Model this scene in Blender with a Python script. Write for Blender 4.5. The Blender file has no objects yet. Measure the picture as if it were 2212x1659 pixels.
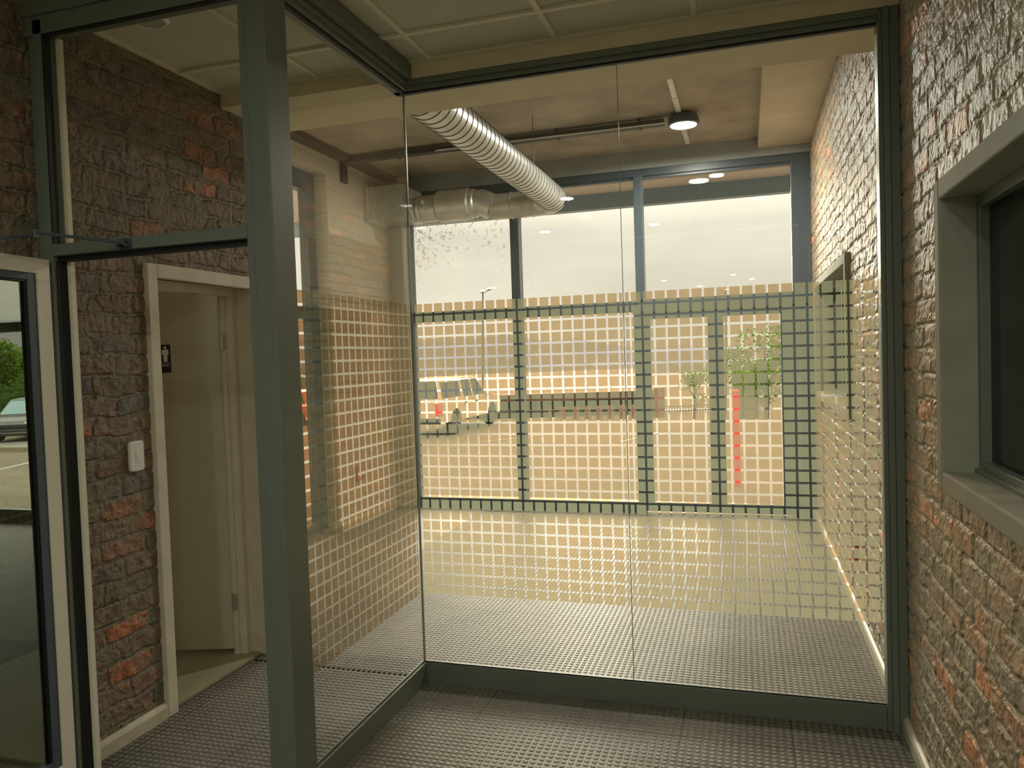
import bpy, bmesh, math, random
from mathutils import Vector, Matrix
random.seed(7)
S = bpy.context.scene
COL = S.collection
PI = math.pi
R_ = math.radians

# ------------------------------------------------------------------ camera
H = 1.55
F_PX, YAW, PITCH, ROLL = 1639.4, R_(17.19), R_(2.004), R_(-1.908)
fwd = Vector((-math.sin(YAW)*math.cos(PITCH), math.cos(YAW)*math.cos(PITCH), -math.sin(PITCH)))
rt = Vector((math.cos(YAW), math.sin(YAW), 0))
up = rt.cross(fwd)
cr = math.cos(ROLL)*rt + math.sin(ROLL)*up
cu = -math.sin(ROLL)*rt + math.cos(ROLL)*up
cam = bpy.data.cameras.new('camera')
cam.sensor_width = 36.0
cam.lens = F_PX*36.0/2212
cam.clip_start, cam.clip_end = 0.05, 2000
co = bpy.data.objects.new('camera', cam)
COL.objects.link(co)
M = Matrix((cr, cu, -fwd)).transposed().to_4x4()
M.translation = (0, 0, H)
co.matrix_world = M
S.camera = co

# ------------------------------------------------------------------ colour management
S.view_settings.view_transform = 'Standard'
S.view_settings.look = 'None'
S.view_settings.exposure = 0.4
S.view_settings.gamma = 1.0
S.view_settings.use_curve_mapping = False

# ------------------------------------------------------------------ world: overcast sky, dim near the horizon, bright overhead
W = bpy.data.worlds.new('overcast_sky')
S.world = W
W.use_nodes = True
nt = W.node_tree
nt.nodes.clear()
def wn(t, **k):
    n = nt.nodes.new(t)
    for a, b in k.items(): setattr(n, a, b)
    return n
tc = wn('ShaderNodeTexCoord')
sep = wn('ShaderNodeSeparateXYZ')
nt.links.new(tc.outputs['Generated'], sep.inputs[0])
ramp = wn('ShaderNodeValToRGB')
ramp.color_ramp.elements[0].position = 0.0
ramp.color_ramp.elements[0].color = (0.10, 0.095, 0.08, 1)
e = ramp.color_ramp.elements
e[1].position = 0.02; e[1].color = (0.086, 0.080, 0.070, 1)
for p, c in ((0.16, (0.092, 0.086, 0.077)), (0.32, (0.24, 0.225, 0.195)), (0.55, (0.75, 0.71, 0.62)), (1.0, (0.75, 0.71, 0.62))):
    q = e.new(p); q.color = (*c, 1)
nt.links.new(sep.outputs[2], ramp.inputs[0])
noi = wn('ShaderNodeTexNoise'); noi.inputs['Scale'].default_value = 3.0; noi.inputs['Detail'].default_value = 5
mp = wn('ShaderNodeMapping'); mp.inputs['Scale'].default_value = (1, 1, 3)
nt.links.new(tc.outputs['Generated'], mp.inputs[0]); nt.links.new(mp.outputs[0], noi.inputs['Vector'])
mr = wn('ShaderNodeMapRange'); mr.inputs[1].default_value = .3; mr.inputs[2].default_value = .7
mr.inputs[3].default_value = 0.80; mr.inputs[4].default_value = 1.05
nt.links.new(noi.outputs[0], mr.inputs[0])
mul = wn('ShaderNodeVectorMath', operation='SCALE')
nt.links.new(ramp.outputs[0], mul.inputs[0]); nt.links.new(mr.outputs[0], mul.inputs['Scale'])
bg = wn('ShaderNodeBackground'); bg.inputs[1].default_value = 9.0
nt.links.new(mul.outputs[0], bg.inputs[0])
out = wn('ShaderNodeOutputWorld'); nt.links.new(bg.outputs[0], out.inputs[0])

# soft sun behind the clouds
sun = bpy.data.lights.new('sun', 'SUN'); sun.energy = 2.3; sun.angle = R_(22); sun.color = (1, .94, .80)
so = bpy.data.objects.new('sun', sun); COL.objects.link(so)
so.rotation_euler = Vector((0.21, -0.93, -0.27)).to_track_quat('-Z', 'Y').to_euler()

# ------------------------------------------------------------------ helpers
MATS = {}
def newmat(name):
    m = bpy.data.materials.new(name); m.use_nodes = True
    m.node_tree.nodes.clear()
    return m, m.node_tree
def N(t, ty, **k):
    n = t.nodes.new(ty)
    for a, b in k.items(): setattr(n, a, b)
    return n
def pbr(name, col, rough=.5, metal=0, bump=0, bscale=40, var=0.0, vscale=3, coat=0, spec=.5, detail=4):
    """a principled surface with noise variation and bump"""
    if name in MATS: return MATS[name]
    m, t = newmat(name)
    p = N(t, 'ShaderNodeBsdfPrincipled'); o = N(t, 'ShaderNodeOutputMaterial')
    t.links.new(p.outputs[0], o.inputs[0])
    p.inputs['Base Color'].default_value = (*col, 1)
    p.inputs['Roughness'].default_value = rough
    p.inputs['Metallic'].default_value = metal
    p.inputs['Specular IOR Level'].default_value = spec
    p.inputs['Coat Weight'].default_value = coat
    c = N(t, 'ShaderNodeTexCoord')
    if var > 0:
        n = N(t, 'ShaderNodeTexNoise'); n.inputs['Scale'].default_value = vscale; n.inputs['Detail'].default_value = 6
        t.links.new(c.outputs['Object'], n.inputs['Vector'])
        mr = N(t, 'ShaderNodeMapRange'); mr.inputs[1].default_value = .3; mr.inputs[2].default_value = .7
        mr.inputs[3].default_value = 1-var; mr.inputs[4].default_value = 1+var
        t.links.new(n.outputs[0], mr.inputs[0])
        v = N(t, 'ShaderNodeVectorMath', operation='SCALE'); v.inputs[0].default_value = col
        t.links.new(mr.outputs[0], v.inputs['Scale']); t.links.new(v.outputs[0], p.inputs['Base Color'])
    if bump > 0:
        n = N(t, 'ShaderNodeTexNoise'); n.inputs['Scale'].default_value = bscale; n.inputs['Detail'].default_value = detail
        t.links.new(c.outputs['Object'], n.inputs['Vector'])
        b = N(t, 'ShaderNodeBump'); b.inputs['Strength'].default_value = 1; b.inputs['Distance'].default_value = bump
        t.links.new(n.outputs[0], b.inputs['Height']); t.links.new(b.outputs[0], p.inputs['Normal'])
    MATS[name] = m
    return m
def emit(name, col, s):
    if name in MATS: return MATS[name]
    m, t = newmat(name)
    n = N(t, 'ShaderNodeEmission'); n.inputs[0].default_value = (*col, 1); n.inputs[1].default_value = s
    o = N(t, 'ShaderNodeOutputMaterial'); t.links.new(n.outputs[0], o.inputs[0])
    MATS[name] = m
    return m
def glassmat(name, tint=(1, 1, 1), f0=.045, smudge=False):
    """clear pane: transparent with Schlick reflection"""
    m, t = newmat(name)
    tr = N(t, 'ShaderNodeBsdfTransparent'); tr.inputs[0].default_value = (*tint, 1)
    gl = N(t, 'ShaderNodeBsdfGlossy'); gl.inputs['Roughness'].default_value = 0.0
    lw = N(t, 'ShaderNodeLayerWeight'); lw.inputs[0].default_value = .5
    pw = N(t, 'ShaderNodeMath', operation='POWER'); pw.inputs[1].default_value = 5
    t.links.new(lw.outputs['Facing'], pw.inputs[0])
    ma = N(t, 'ShaderNodeMath', operation='MULTIPLY_ADD'); ma.inputs[1].default_value = 1-f0; ma.inputs[2].default_value = f0
    t.links.new(pw.outputs[0], ma.inputs[0])
    mx = N(t, 'ShaderNodeMixShader')
    t.links.new(ma.outputs[0], mx.inputs[0]); t.links.new(tr.outputs[0], mx.inputs[1]); t.links.new(gl.outputs[0], mx.inputs[2])
    o = N(t, 'ShaderNodeOutputMaterial')
    last = mx
    if smudge:   # scraped adhesive residue and dust in the upper left of the pane
        c = N(t, 'ShaderNodeTexCoord')
        n = N(t, 'ShaderNodeTexNoise'); n.inputs['Scale'].default_value = 14; n.inputs['Detail'].default_value = 9; n.inputs['Distortion'].default_value = 2.2
        t.links.new(c.outputs['Object'], n.inputs['Vector'])
        sp = N(t, 'ShaderNodeSeparateXYZ'); t.links.new(c.outputs['Object'], sp.inputs[0])
        zr = N(t, 'ShaderNodeMapRange'); zr.inputs[1].default_value = 0.15; zr.inputs[2].default_value = .62
        zr.inputs[3].default_value = 0; zr.inputs[4].default_value = .12
        t.links.new(sp.outputs[2], zr.inputs[0])
        xr = N(t, 'ShaderNodeMapRange'); xr.inputs[1].default_value = -.55; xr.inputs[2].default_value = .1
        xr.inputs[3].default_value = .06; xr.inputs[4].default_value = -.03
        t.links.new(sp.outputs[0], xr.inputs[0])
        a1 = N(t, 'ShaderNodeMath', operation='ADD'); t.links.new(zr.outputs[0], a1.inputs[0]); t.links.new(xr.outputs[0], a1.inputs[1])
        a2 = N(t, 'ShaderNodeMath', operation='ADD'); t.links.new(a1.outputs[0], a2.inputs[0]); t.links.new(n.outputs[0], a2.inputs[1])
        th = N(t, 'ShaderNodeMapRange'); th.inputs[1].default_value = .70; th.inputs[2].default_value = .74
        t.links.new(a2.outputs[0], th.inputs[0])
        ms = N(t, 'ShaderNodeMath', operation='MULTIPLY'); ms.inputs[1].default_value = .55
        t.links.new(th.outputs[0], ms.inputs[0])
        tl = N(t, 'ShaderNodeBsdfTranslucent'); tl.inputs[0].default_value = (.8, .78, .72, 1)
        df = N(t, 'ShaderNodeBsdfDiffuse'); df.inputs[0].default_value = (.8, .78, .72, 1)
        m0 = N(t, 'ShaderNodeMixShader'); m0.inputs[0].default_value = .5
        t.links.new(tl.outputs[0], m0.inputs[1]); t.links.new(df.outputs[0], m0.inputs[2])
        m2 = N(t, 'ShaderNodeMixShader'); t.links.new(ms.outputs[0], m2.inputs[0])
        t.links.new(mx.outputs[0], m2.inputs[1]); t.links.new(m0.outputs[0], m2.inputs[2]); last = m2
    t.links.new(last.outputs[0], o.inputs[0])
    MATS[name] = m
    return m

class MB:
    """collects shapes in world coordinates, build() links them as ONE mesh object"""
    def __init__(s): s.bm = bmesh.new()
    def box(s, x0, x1, y0, y1, z0, z1, T=None):
        vs = [s.bm.verts.new((x, y, z)) for x in (x0, x1) for y in (y0, y1) for z in (z0, z1)]
        if T is not None:
            for v in vs: v.co = T @ v.co
        for f in ((0,1,3,2), (4,6,7,5), (0,4,5,1), (2,3,7,6), (0,2,6,4), (1,5,7,3)):
            s.bm.faces.new([vs[i] for i in f])
        return s
    def quad(s, pts):
        s.bm.faces.new([s.bm.verts.new(p) for p in pts]); return s
    def prism(s, poly, axis, a, b, T=None):
        """poly: 2D outline in the two other axes, extruded along axis from a to b"""
        def P(u, v, w):
            return {'x': (w, u, v), 'y': (u, w, v), 'z': (u, v, w)}[axis]
        A = [s.bm.verts.new(P(u, v, a)) for u, v in poly]; B = [s.bm.verts.new(P(u, v, b)) for u, v in poly]
        if T is not None:
            for v in A+B: v.co = T @ v.co
        n = len(poly)
        s.bm.faces.new(A); s.bm.faces.new(B[::-1])
        for i in range(n): s.bm.faces.new((A[i], B[i], B[(i+1) % n], A[(i+1) % n]))
        return s
    def tube(s, pts, r, n=12, cap=True):
        """tube along a polyline; r a number or a list"""
        pts = [Vector(p) for p in pts]
        rs = r if isinstance(r, (list, tuple)) else [r]*len(pts)
        rings = []
        ref = None
        for i, p in enumerate(pts):
            d = (pts[min(i+1, len(pts)-1)] - pts[max(i-1, 0)])
            d.normalize()
            if ref is None:
                ref = Vector((0, 0, 1)) if abs(d.z) < .9 else Vector((1, 0, 0))
            u = ref - d*ref.dot(d); u.normalize(); w = d.cross(u); ref = u
            rings.append([s.bm.verts.new(p + rs[i]*(math.cos(a)*u + math.sin(a)*w)) for a in [2*PI*k/n for k in range(n)]])
        for a, b in zip(rings, rings[1:]):
            for k in range(n): s.bm.faces.new((a[k], a[(k+1) % n], b[(k+1) % n], b[k]))
        if cap:
            s.bm.faces.new(rings[0][::-1]); s.bm.faces.new(rings[-1])
        return s
    def lathe(s, prof, c, axis='z', n=32):
        """prof: (r, h) pairs around axis through c"""
        c = Vector(c); rings = []
        for r, h in prof:
            ring = []
            for k in range(n):
                a = 2*PI*k/n; u, v = r*math.cos(a), r*math.sin(a)
                q = {'z': Vector((u, v, h)), 'x': Vector((h, u, v)), 'y': Vector((v, h, u))}[axis]
                ring.append(s.bm.verts.new(c+q))
            rings.append(ring)
        for a, b in zip(rings, rings[1:]):
            for k in range(n): s.bm.faces.new((a[k], a[(k+1) % n], b[(k+1) % n], b[k]))
        s.bm.faces.new(rings[0][::-1]); s.bm.faces.new(rings[-1])
        return s
    def build(s, name, mat, parent=None, bevel=0, smooth=False, T=None, origin=True, normals=True):
        bm = s.bm
        if T is not None: bm.transform(T)
        if normals: bmesh.ops.recalc_face_normals(bm, faces=bm.faces)
        org = Vector((0, 0, 0))
        if origin and len(bm.verts):
            xs = [v.co.x for v in bm.verts]; ys = [v.co.y for v in bm.verts]; zs = [v.co.z for v in bm.verts]
            org = Vector(((min(xs)+max(xs))/2, (min(ys)+max(ys))/2, min(zs)))
            for v in bm.verts: v.co -= org
        me = bpy.data.meshes.new(name); bm.to_mesh(me); bm.free()
        if mat: me.materials.append(mat)
        if smooth:
            for f in me.polygons: f.use_smooth = True
            if hasattr(me, 'set_sharp_from_angle'): me.set_sharp_from_angle(angle=R_(35))
        o = bpy.data.objects.new(name, me); COL.objects.link(o)
        o.location = org
        if parent:
            o.parent = parent
            o.location = org - wloc(parent)
        if bevel:
            b = o.modifiers.new('bevel', 'BEVEL'); b.width = bevel; b.segments = 2; b.limit_method = 'ANGLE'; b.harden_normals = False
        return o
def wloc(o):
    v = Vector(o.location)
    while o.parent: o = o.parent; v += o.location
    return v
def tag(o, label, cat, group=None, kind=None):
    o['label'] = label; o['category'] = cat
    if group: o['group'] = group
    if kind: o['kind'] = kind
    return o
def thing(name, loc, label, cat, group=None, kind=None):
    o = bpy.data.objects.new(name, None); COL.objects.link(o); o.location = loc
    o.empty_display_size = .1
    return tag(o, label, cat, group, kind)
def struct(o, label, cat):
    return tag(o, label, cat, kind='structure')
def ray(u, v):
    """direction of an image position, used only to measure where things stand"""
    d = fwd + cr*((u-1106)/F_PX) - cu*((v-829.5)/F_PX)
    return d
def onplane(u, v, ax, val):
    o = Vector((0, 0, H)); d = ray(u, v); i = 'xyz'.index(ax)
    return o + d*((val-o[i])/d[i])
def atdist(u, v, dist):
    return Vector((0, 0, H)) + ray(u, v)*dist

# ------------------------------------------------------------------ special materials
def brickmat(name, pal, mortar, plane='yz', disp=.010, gloss=.62, seed=0, distort=.022, contrast=1.0, true_disp=True, slush=.5):
    """rough stock brickwork: courses 85 mm, uneven mortar smeared over the edges"""
    m, t = newmat(name)
    c = N(t, 'ShaderNodeTexCoord'); sp = N(t, 'ShaderNodeSeparateXYZ'); t.links.new(c.outputs['Object'], sp.inputs[0])
    cb = N(t, 'ShaderNodeCombineXYZ')
    i = {'x': 0, 'y': 1, 'z': 2}
    t.links.new(sp.outputs[i[plane[0]]], cb.inputs[0]); t.links.new(sp.outputs[i[plane[1]]], cb.inputs[1])
    off = N(t, 'ShaderNodeVectorMath', operation='ADD'); off.inputs[1].default_value = (seed*1.37+20, seed*.085*3+10.2, 0)
    t.links.new(cb.outputs[0], off.inputs[0])
    def noise(scale, detail=4, vec=None, dist=0):
        n = N(t, 'ShaderNodeTexNoise'); n.inputs['Scale'].default_value = scale; n.inputs['Detail'].default_value = detail
        n.inputs['Distortion'].default_value = dist
        t.links.new((vec or off).outputs[0], n.inputs['Vector']); return n
    # wobble of the courses
    n1 = noise(5.5, 3); n2 = noise(38, 3)
    def warp(base, n, amt, ax):
        s = N(t, 'ShaderNodeVectorMath', operation='SUBTRACT'); s.inputs[1].default_value = (.5, .5, .5)
        t.links.new(n.outputs['Color'], s.inputs[0])
        v = N(t, 'ShaderNodeVectorMath', operation='MULTIPLY_ADD'); v.inputs[1].default_value = (amt*1.6, amt, 0)
        t.links.new(s.outputs[0], v.inputs[0]); t.links.new(base.outputs[0], v.inputs[2]); return v
    w1 = warp(off, n1, distort*2.2, 0); w2 = warp(w1, n2, distort*.9, 0)
    def brick(vec, c1, c2, cm, msize=.011, smooth=.25):
        b = N(t, 'ShaderNodeTexBrick')
        b.inputs['Scale'].default_value = 1; b.inputs['Brick Width'].default_value = .232; b.inputs['Row Height'].default_value = .085
        b.inputs['Mortar Size'].default_value = msize; b.inputs['Mortar Smooth'].default_value = smooth
        b.inputs['Color1'].default_value = c1; b.inputs['Color2'].default_value = c2; b.inputs['Mortar'].default_value = cm
        b.offset = .5; b.offset_frequency = 2
        t.links.new(vec.outputs[0], b.inputs['Vector']); return b
    rnd = brick(w2, (0, 0, 0, 1), (1, 1, 1, 1), (.5, .5, .5, 1), .0, 0)
    msk = brick(w2, (1, 1, 1, 1), (1, 1, 1, 1), (0, 0, 0, 1), .010, .35)
    cr_ = N(t, 'ShaderNodeValToRGB'); cr_.color_ramp.interpolation = 'CONSTANT'
    el = cr_.color_ramp.elements
    el[0].position = 0; el[0].color = (*pal[0][1], 1); el[1].position = pal[1][0]; el[1].color = (*pal[1][1], 1)
    for p, k in pal[2:]:
        q = el.new(p); q.color = (*k, 1)
    t.links.new(rnd.outputs['Color'], cr_.inputs[0])
    # surface tone
    n3 = noise(14, 6); n4 = noise(2.1, 4); n5 = noise(90, 4)
    tone = N(t, 'ShaderNodeMapRange'); tone.inputs[1].default_value = .3; tone.inputs[2].default_value = .7
    tone.inputs[3].default_value = 1-.42*contrast; tone.inputs[4].default_value = 1+.42*contrast
    t.links.new(n3.outputs[0], tone.inputs[0])
    tb = N(t, 'ShaderNodeVectorMath', operation='SCALE'); t.links.new(cr_.outputs[0], tb.inputs[0]); t.links.new(tone.outputs[0], tb.inputs['Scale'])
    # mortar smeared over the bricks where noise is high
    sm = noise(7.5, 5, dist=.6)
    sr = N(t, 'ShaderNodeMapRange'); sr.inputs[1].default_value = slush; sr.inputs[2].default_value = slush+.12
    sr.inputs[3].default_value = 1; sr.inputs[4].default_value = .28
    t.links.new(sm.outputs[0], sr.inputs[0])
    mm = N(t, 'ShaderNodeMath', operation='MULTIPLY'); t.links.new(msk.outputs['Color'], mm.inputs[0]); t.links.new(sr.outputs[0], mm.inputs[1])
    mc = N(t, 'ShaderNodeVectorMath', operation='SCALE'); mc.inputs[0].default_value = mortar
    tm = N(t, 'ShaderNodeMapRange'); tm.inputs[1].default_value = .3; tm.inputs[2].default_value = .7; tm.inputs[3].default_value = .72; tm.inputs[4].default_value = 1.25
    t.links.new(n5.outputs[0], tm.inputs[0]); t.links.new(tm.outputs[0], mc.inputs['Scale'])
    mx = N(t, 'ShaderNodeMixRGB'); t.links.new(mm.outputs[0], mx.inputs[0]); t.links.new(mc.outputs[0], mx.inputs[1]); t.links.new(tb.outputs[0], mx.inputs[2])
    p = N(t, 'ShaderNodeBsdfPrincipled'); p.inputs['Roughness'].default_value = gloss
    t.links.new(mx.outputs[0], p.inputs['Base Color'])
    # height: brick faces + roughness + drag marks
    st = N(t, 'ShaderNodeMapping'); st.inputs['Scale'].default_value = (60, 9, 1); t.links.new(off.outputs[0], st.inputs[0])
    n6 = noise(1, 4, vec=st); n7 = noise(26, 5, dist=.8)
    def madd(a, k, b=None):
        q = N(t, 'ShaderNodeMath', operation='MULTIPLY_ADD'); q.inputs[1].default_value = k
        t.links.new(a.outputs[0], q.inputs[0])
        if b is None: q.inputs[2].default_value = 0
        else: t.links.new(b.outputs[0], q.inputs[2])
        return q
    h = madd(mm, .62); h = madd(sm, 1.3, h); h = madd(n7, .9, h); h = madd(n6, .25, h); h = madd(n5, .35, h)
    o = N(t, 'ShaderNodeOutputMaterial'); t.links.new(p.outputs[0], o.inputs[0])
    if true_disp:
        d = N(t, 'ShaderNodeDisplacement'); d.inputs['Midlevel'].default_value = 1.6; d.inputs['Scale'].default_value = disp
        t.links.new(h.outputs[0], d.inputs['Height']); t.links.new(d.outputs[0], o.inputs['Displacement'])
        m.displacement_method = 'BOTH'
    else:
        b = N(t, 'ShaderNodeBump'); b.inputs['Distance'].default_value = disp; t.links.new(h.outputs[0], b.inputs['Height'])
        t.links.new(b.outputs[0], p.inputs['Normal'])
    MATS[name] = m
    return m
PAL_L = [(p_, tuple(k_*1.2 for k_ in c_)) for p_, c_ in [(0, (.150, .110, .070)), (.12, (.185, .130, .080)), (.30, (.155, .130, .092)), (.45, (.200, .135, .090)), (.58, (.130, .118, .095)),
         (.70, (.215, .130, .085)), (.82, (.28, .130, .075)), (.90, (.17, .14, .10)), (.972, (.40, .15, .065))]]
PAL_R = [(p_, tuple(min(.8, k_*1.45) for k_ in c_)) for p_, c_ in [(0, (.25, .195, .130)), (.15, (.29, .205, .135)), (.32, (.23, .19, .140)), (.48, (.34, .22, .135)), (.62, (.24, .205, .155)),
         (.76, (.35, .21, .13)), (.88, (.50, .24, .11)), (.95, (.27, .22, .15))]]
brick_l = brickmat('brown_brickwork', PAL_L, (.225, .19, .125), seed=1, gloss=.62, slush=.47)
brick_r = brickmat('buff_brickwork', PAL_R, (.42, .37, .265), seed=4, gloss=.43, slush=.50)
wash = brickmat('limewashed_brickwork', [(0, (.72, .68, .57)), (.5, (.75, .71, .59)), (.8, (.69, .65, .54))], (.72, .68, .56), seed=2, gloss=.8, disp=.0035, contrast=.12, true_disp=False)

def studmat(name, col):
    """rubber coin floor: 28.6 mm pitch, 21 mm studs, 429 mm tiles with fine joints"""
    m, t = newmat(name)
    c = N(t, 'ShaderNodeTexCoord')
    P = .02857
    of = N(t, 'ShaderNodeVectorMath', operation='ADD'); of.inputs[1].default_value = (20*.42855+1.1415, 20*.42855-3.918+.42855*0, 0)
    t.links.new(c.outputs['Object'], of.inputs[0])
    def mod(k):
        v = N(t, 'ShaderNodeVectorMath', operation='MODULO'); v.inputs[1].default_value = (k, k, 10); t.links.new(of.outputs[0], v.inputs[0])
        s = N(t, 'ShaderNodeVectorMath', operation='SUBTRACT'); s.inputs[1].default_value = (k/2, k/2, 0); t.links.new(v.outputs[0], s.inputs[0])
        return s
    a = mod(P)
    sx = N(t, 'ShaderNodeSeparateXYZ'); t.links.new(a.outputs[0], sx.inputs[0])
    cx = N(t, 'ShaderNodeCombineXYZ'); t.links.new(sx.outputs[0], cx.inputs[0]); t.links.new(sx.outputs[1], cx.inputs[1])
    L = N(t, 'ShaderNodeVectorMath', operation='LENGTH'); t.links.new(cx.outputs[0], L.inputs[0])
    st = N(t, 'ShaderNodeMapRange'); st.interpolation_type = 'SMOOTHSTEP'
    st.inputs[1].default_value = .0090; st.inputs[2].default_value = .0112; st.inputs[3].default_value = 1; st.inputs[4].default_value = 0
    t.links.new(L.outputs['Value'], st.inputs[0])
    b = mod(P*15)
    sb = N(t, 'ShaderNodeSeparateXYZ'); t.links.new(b.outputs[0], sb.inputs[0])
    ax = N(t, 'ShaderNodeMath', operation='ABSOLUTE'); ay = N(t, 'ShaderNodeMath', operation='ABSOLUTE')
    t.links.new(sb.outputs[0], ax.inputs[0]); t.links.new(sb.outputs[1], ay.inputs[0])
    mxx = N(t, 'ShaderNodeMath', operation='MAXIMUM'); t.links.new(ax.outputs[0], mxx.inputs[0]); t.links.new(ay.outputs[0], mxx.inputs[1])
    jn = N(t, 'ShaderNodeMapRange'); h = P*7.5
    jn.inputs[1].default_value = h-.0016; jn.inputs[2].default_value = h-.0006; jn.inputs[3].default_value = 0; jn.inputs[4].default_value = 1
    t.links.new(mxx.outputs[0], jn.inputs[0])
    n1 = N(t, 'ShaderNodeTexNoise'); n1.inputs['Scale'].default_value = 2.2; n1.inputs['Detail'].default_value = 7
    n2 = N(t, 'ShaderNodeTexNoise'); n2.inputs['Scale'].default_value = 55; n2.inputs['Detail'].default_value = 4
    t.links.new(c.outputs['Object'], n1.inputs[0]); t.links.new(c.outputs['Object'], n2.inputs[0])
    # tone varied by noise, dark joints
    mr = N(t, 'ShaderNodeMapRange'); mr.inputs[1].default_value = .3; mr.inputs[2].default_value = .7; mr.inputs[3].default_value = .78; mr.inputs[4].default_value = 1.2
    t.links.new(n1.outputs[0], mr.inputs[0])
    sc = N(t, 'ShaderNodeVectorMath', operation='SCALE'); sc.inputs[0].default_value = col; t.links.new(mr.outputs[0], sc.inputs['Scale'])
    mr2 = N(t, 'ShaderNodeMapRange'); mr2.inputs[1].default_value = .3; mr2.inputs[2].default_value = .7; mr2.inputs[3].default_value = .8; mr2.inputs[4].default_value = 1.2
    t.links.new(n2.outputs[0], mr2.inputs[0])
    sc2 = N(t, 'ShaderNodeVectorMath', operation='SCALE'); t.links.new(sc.outputs[0], sc2.inputs[0]); t.links.new(mr2.outputs[0], sc2.inputs['Scale'])
    mj = N(t, 'ShaderNodeMixRGB'); mj.inputs[2].default_value = (.01, .009, .008, 1)
    t.links.new(jn.outputs[0], mj.inputs[0]); t.links.new(sc2.outputs[0], mj.inputs[1])
    p = N(t, 'ShaderNodeBsdfPrincipled'); p.inputs['Roughness'].default_value = .52; p.inputs['Specular IOR Level'].default_value = .22
    t.links.new(mj.outputs[0], p.inputs['Base Color'])
    hh = N(t, 'ShaderNodeMath', operation='MULTIPLY_ADD'); hh.inputs[1].default_value = -.6
    t.links.new(jn.outputs[0], hh.inputs[0]); hh.inputs[2].default_value = .5
    h2 = N(t, 'ShaderNodeMath', operation='MULTIPLY_ADD'); h2.inputs[1].default_value = .25
    t.links.new(n2.outputs[0], h2.inputs[0]); t.links.new(hh.outputs[0], h2.inputs[2])
    bp = N(t, 'ShaderNodeBump'); bp.inputs['Distance'].default_value = .0008; bp.inputs['Strength'].default_value = 1
    t.links.new(h2.outputs[0], bp.inputs['Height']); t.links.new(bp.outputs[0], p.inputs['Normal'])
    o = N(t, 'ShaderNodeOutputMaterial'); t.links.new(p.outputs[0], o.inputs[0])
    return m
stud = studmat('rubber_coin_floor', (.200, .182, .148))

def pavemat(name, c1, c2, mo):
    m, t = newmat(name)
    c = N(t, 'ShaderNodeTexCoord')
    mp = N(t, 'ShaderNodeMapping'); mp.inputs['Rotation'].default_value = (0, 0, .6); t.links.new(c.outputs['Object'], mp.inputs[0])
    b = N(t, 'ShaderNodeTexBrick'); b.inputs['Scale'].default_value = 1; b.inputs['Brick Width'].default_value = .22; b.inputs['Row Height'].default_value = .11
    b.inputs['Mortar Size'].default_value = .006; b.inputs['Color1'].default_value = (*c1, 1); b.inputs['Color2'].default_value = (*c2, 1); b.inputs['Mortar'].default_value = (*mo, 1)
    t.links.new(mp.outputs[0], b.inputs['Vector'])
    n = N(t, 'ShaderNodeTexNoise'); n.inputs['Scale'].default_value = .5; n.inputs['Detail'].default_value = 6; t.links.new(c.outputs['Object'], n.inputs[0])
    mr = N(t, 'ShaderNodeMapRange'); mr.inputs[1].default_value = .3; mr.inputs[2].default_value = .7; mr.inputs[3].default_value = .8; mr.inputs[4].default_value = 1.2
    t.links.new(n.outputs[0], mr.inputs[0])
    s = N(t, 'ShaderNodeVectorMath', operation='SCALE'); t.links.new(b.outputs[0], s.inputs[0]); t.links.new(mr.outputs[0], s.inputs['Scale'])
    p = N(t, 'ShaderNodeBsdfPrincipled'); p.inputs['Roughness'].default_value = .85; t.links.new(s.outputs[0], p.inputs['Base Color'])
    o = N(t, 'ShaderNodeOutputMaterial'); t.links.new(p.outputs[0], o.inputs[0])
    return m
pave = pavemat('block_paving', (.082, .063, .038), (.066, .048, .030), (.04, .032, .024))

def filmmat():
    """frosted film: part of the light passes with an amber tint, the rest is scattered"""
    m, t = newmat('frosted_film')
    tr = N(t, 'ShaderNodeBsdfTransparent'); tr.inputs[0].default_value = (.82, .40, .19, 1)
    df = N(t, 'ShaderNodeBsdfDiffuse'); df.inputs[0].default_value = (.58, .68, .53, 1)
    tl = N(t, 'ShaderNodeBsdfTranslucent'); tl.inputs[0].default_value = (.58, .66, .49, 1)
    m0 = N(t, 'ShaderNodeMixShader'); m0.inputs[0].default_value = .80
    t.links.new(df.outputs[0], m0.inputs[1]); t.links.new(tl.outputs[0], m0.inputs[2])
    m1 = N(t, 'ShaderNodeMixShader'); m1.inputs[0].default_value = .54
    t.links.new(tr.outputs[0], m1.inputs[1]); t.links.new(m0.outputs[0], m1.inputs[2])
    o = N(t, 'ShaderNodeOutputMaterial'); t.links.new(m1.outputs[0], o.inputs[0])
    return m
film = filmmat()
glass = glassmat('clear_glass', (.985, .985, .95))
glass_out = glassmat('window_glass', (.97, .97, .95), f0=.03)
glass_dirty = glassmat('dusty_window_glass', (.97, .97, .95), f0=.03, smudge=True)
glass_door = glassmat('door_glass', (.60, .63, .57), f0=.05)
glass_dark = glassmat('dark_window_glass', (.28, .40, .40), f0=.06)

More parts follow.
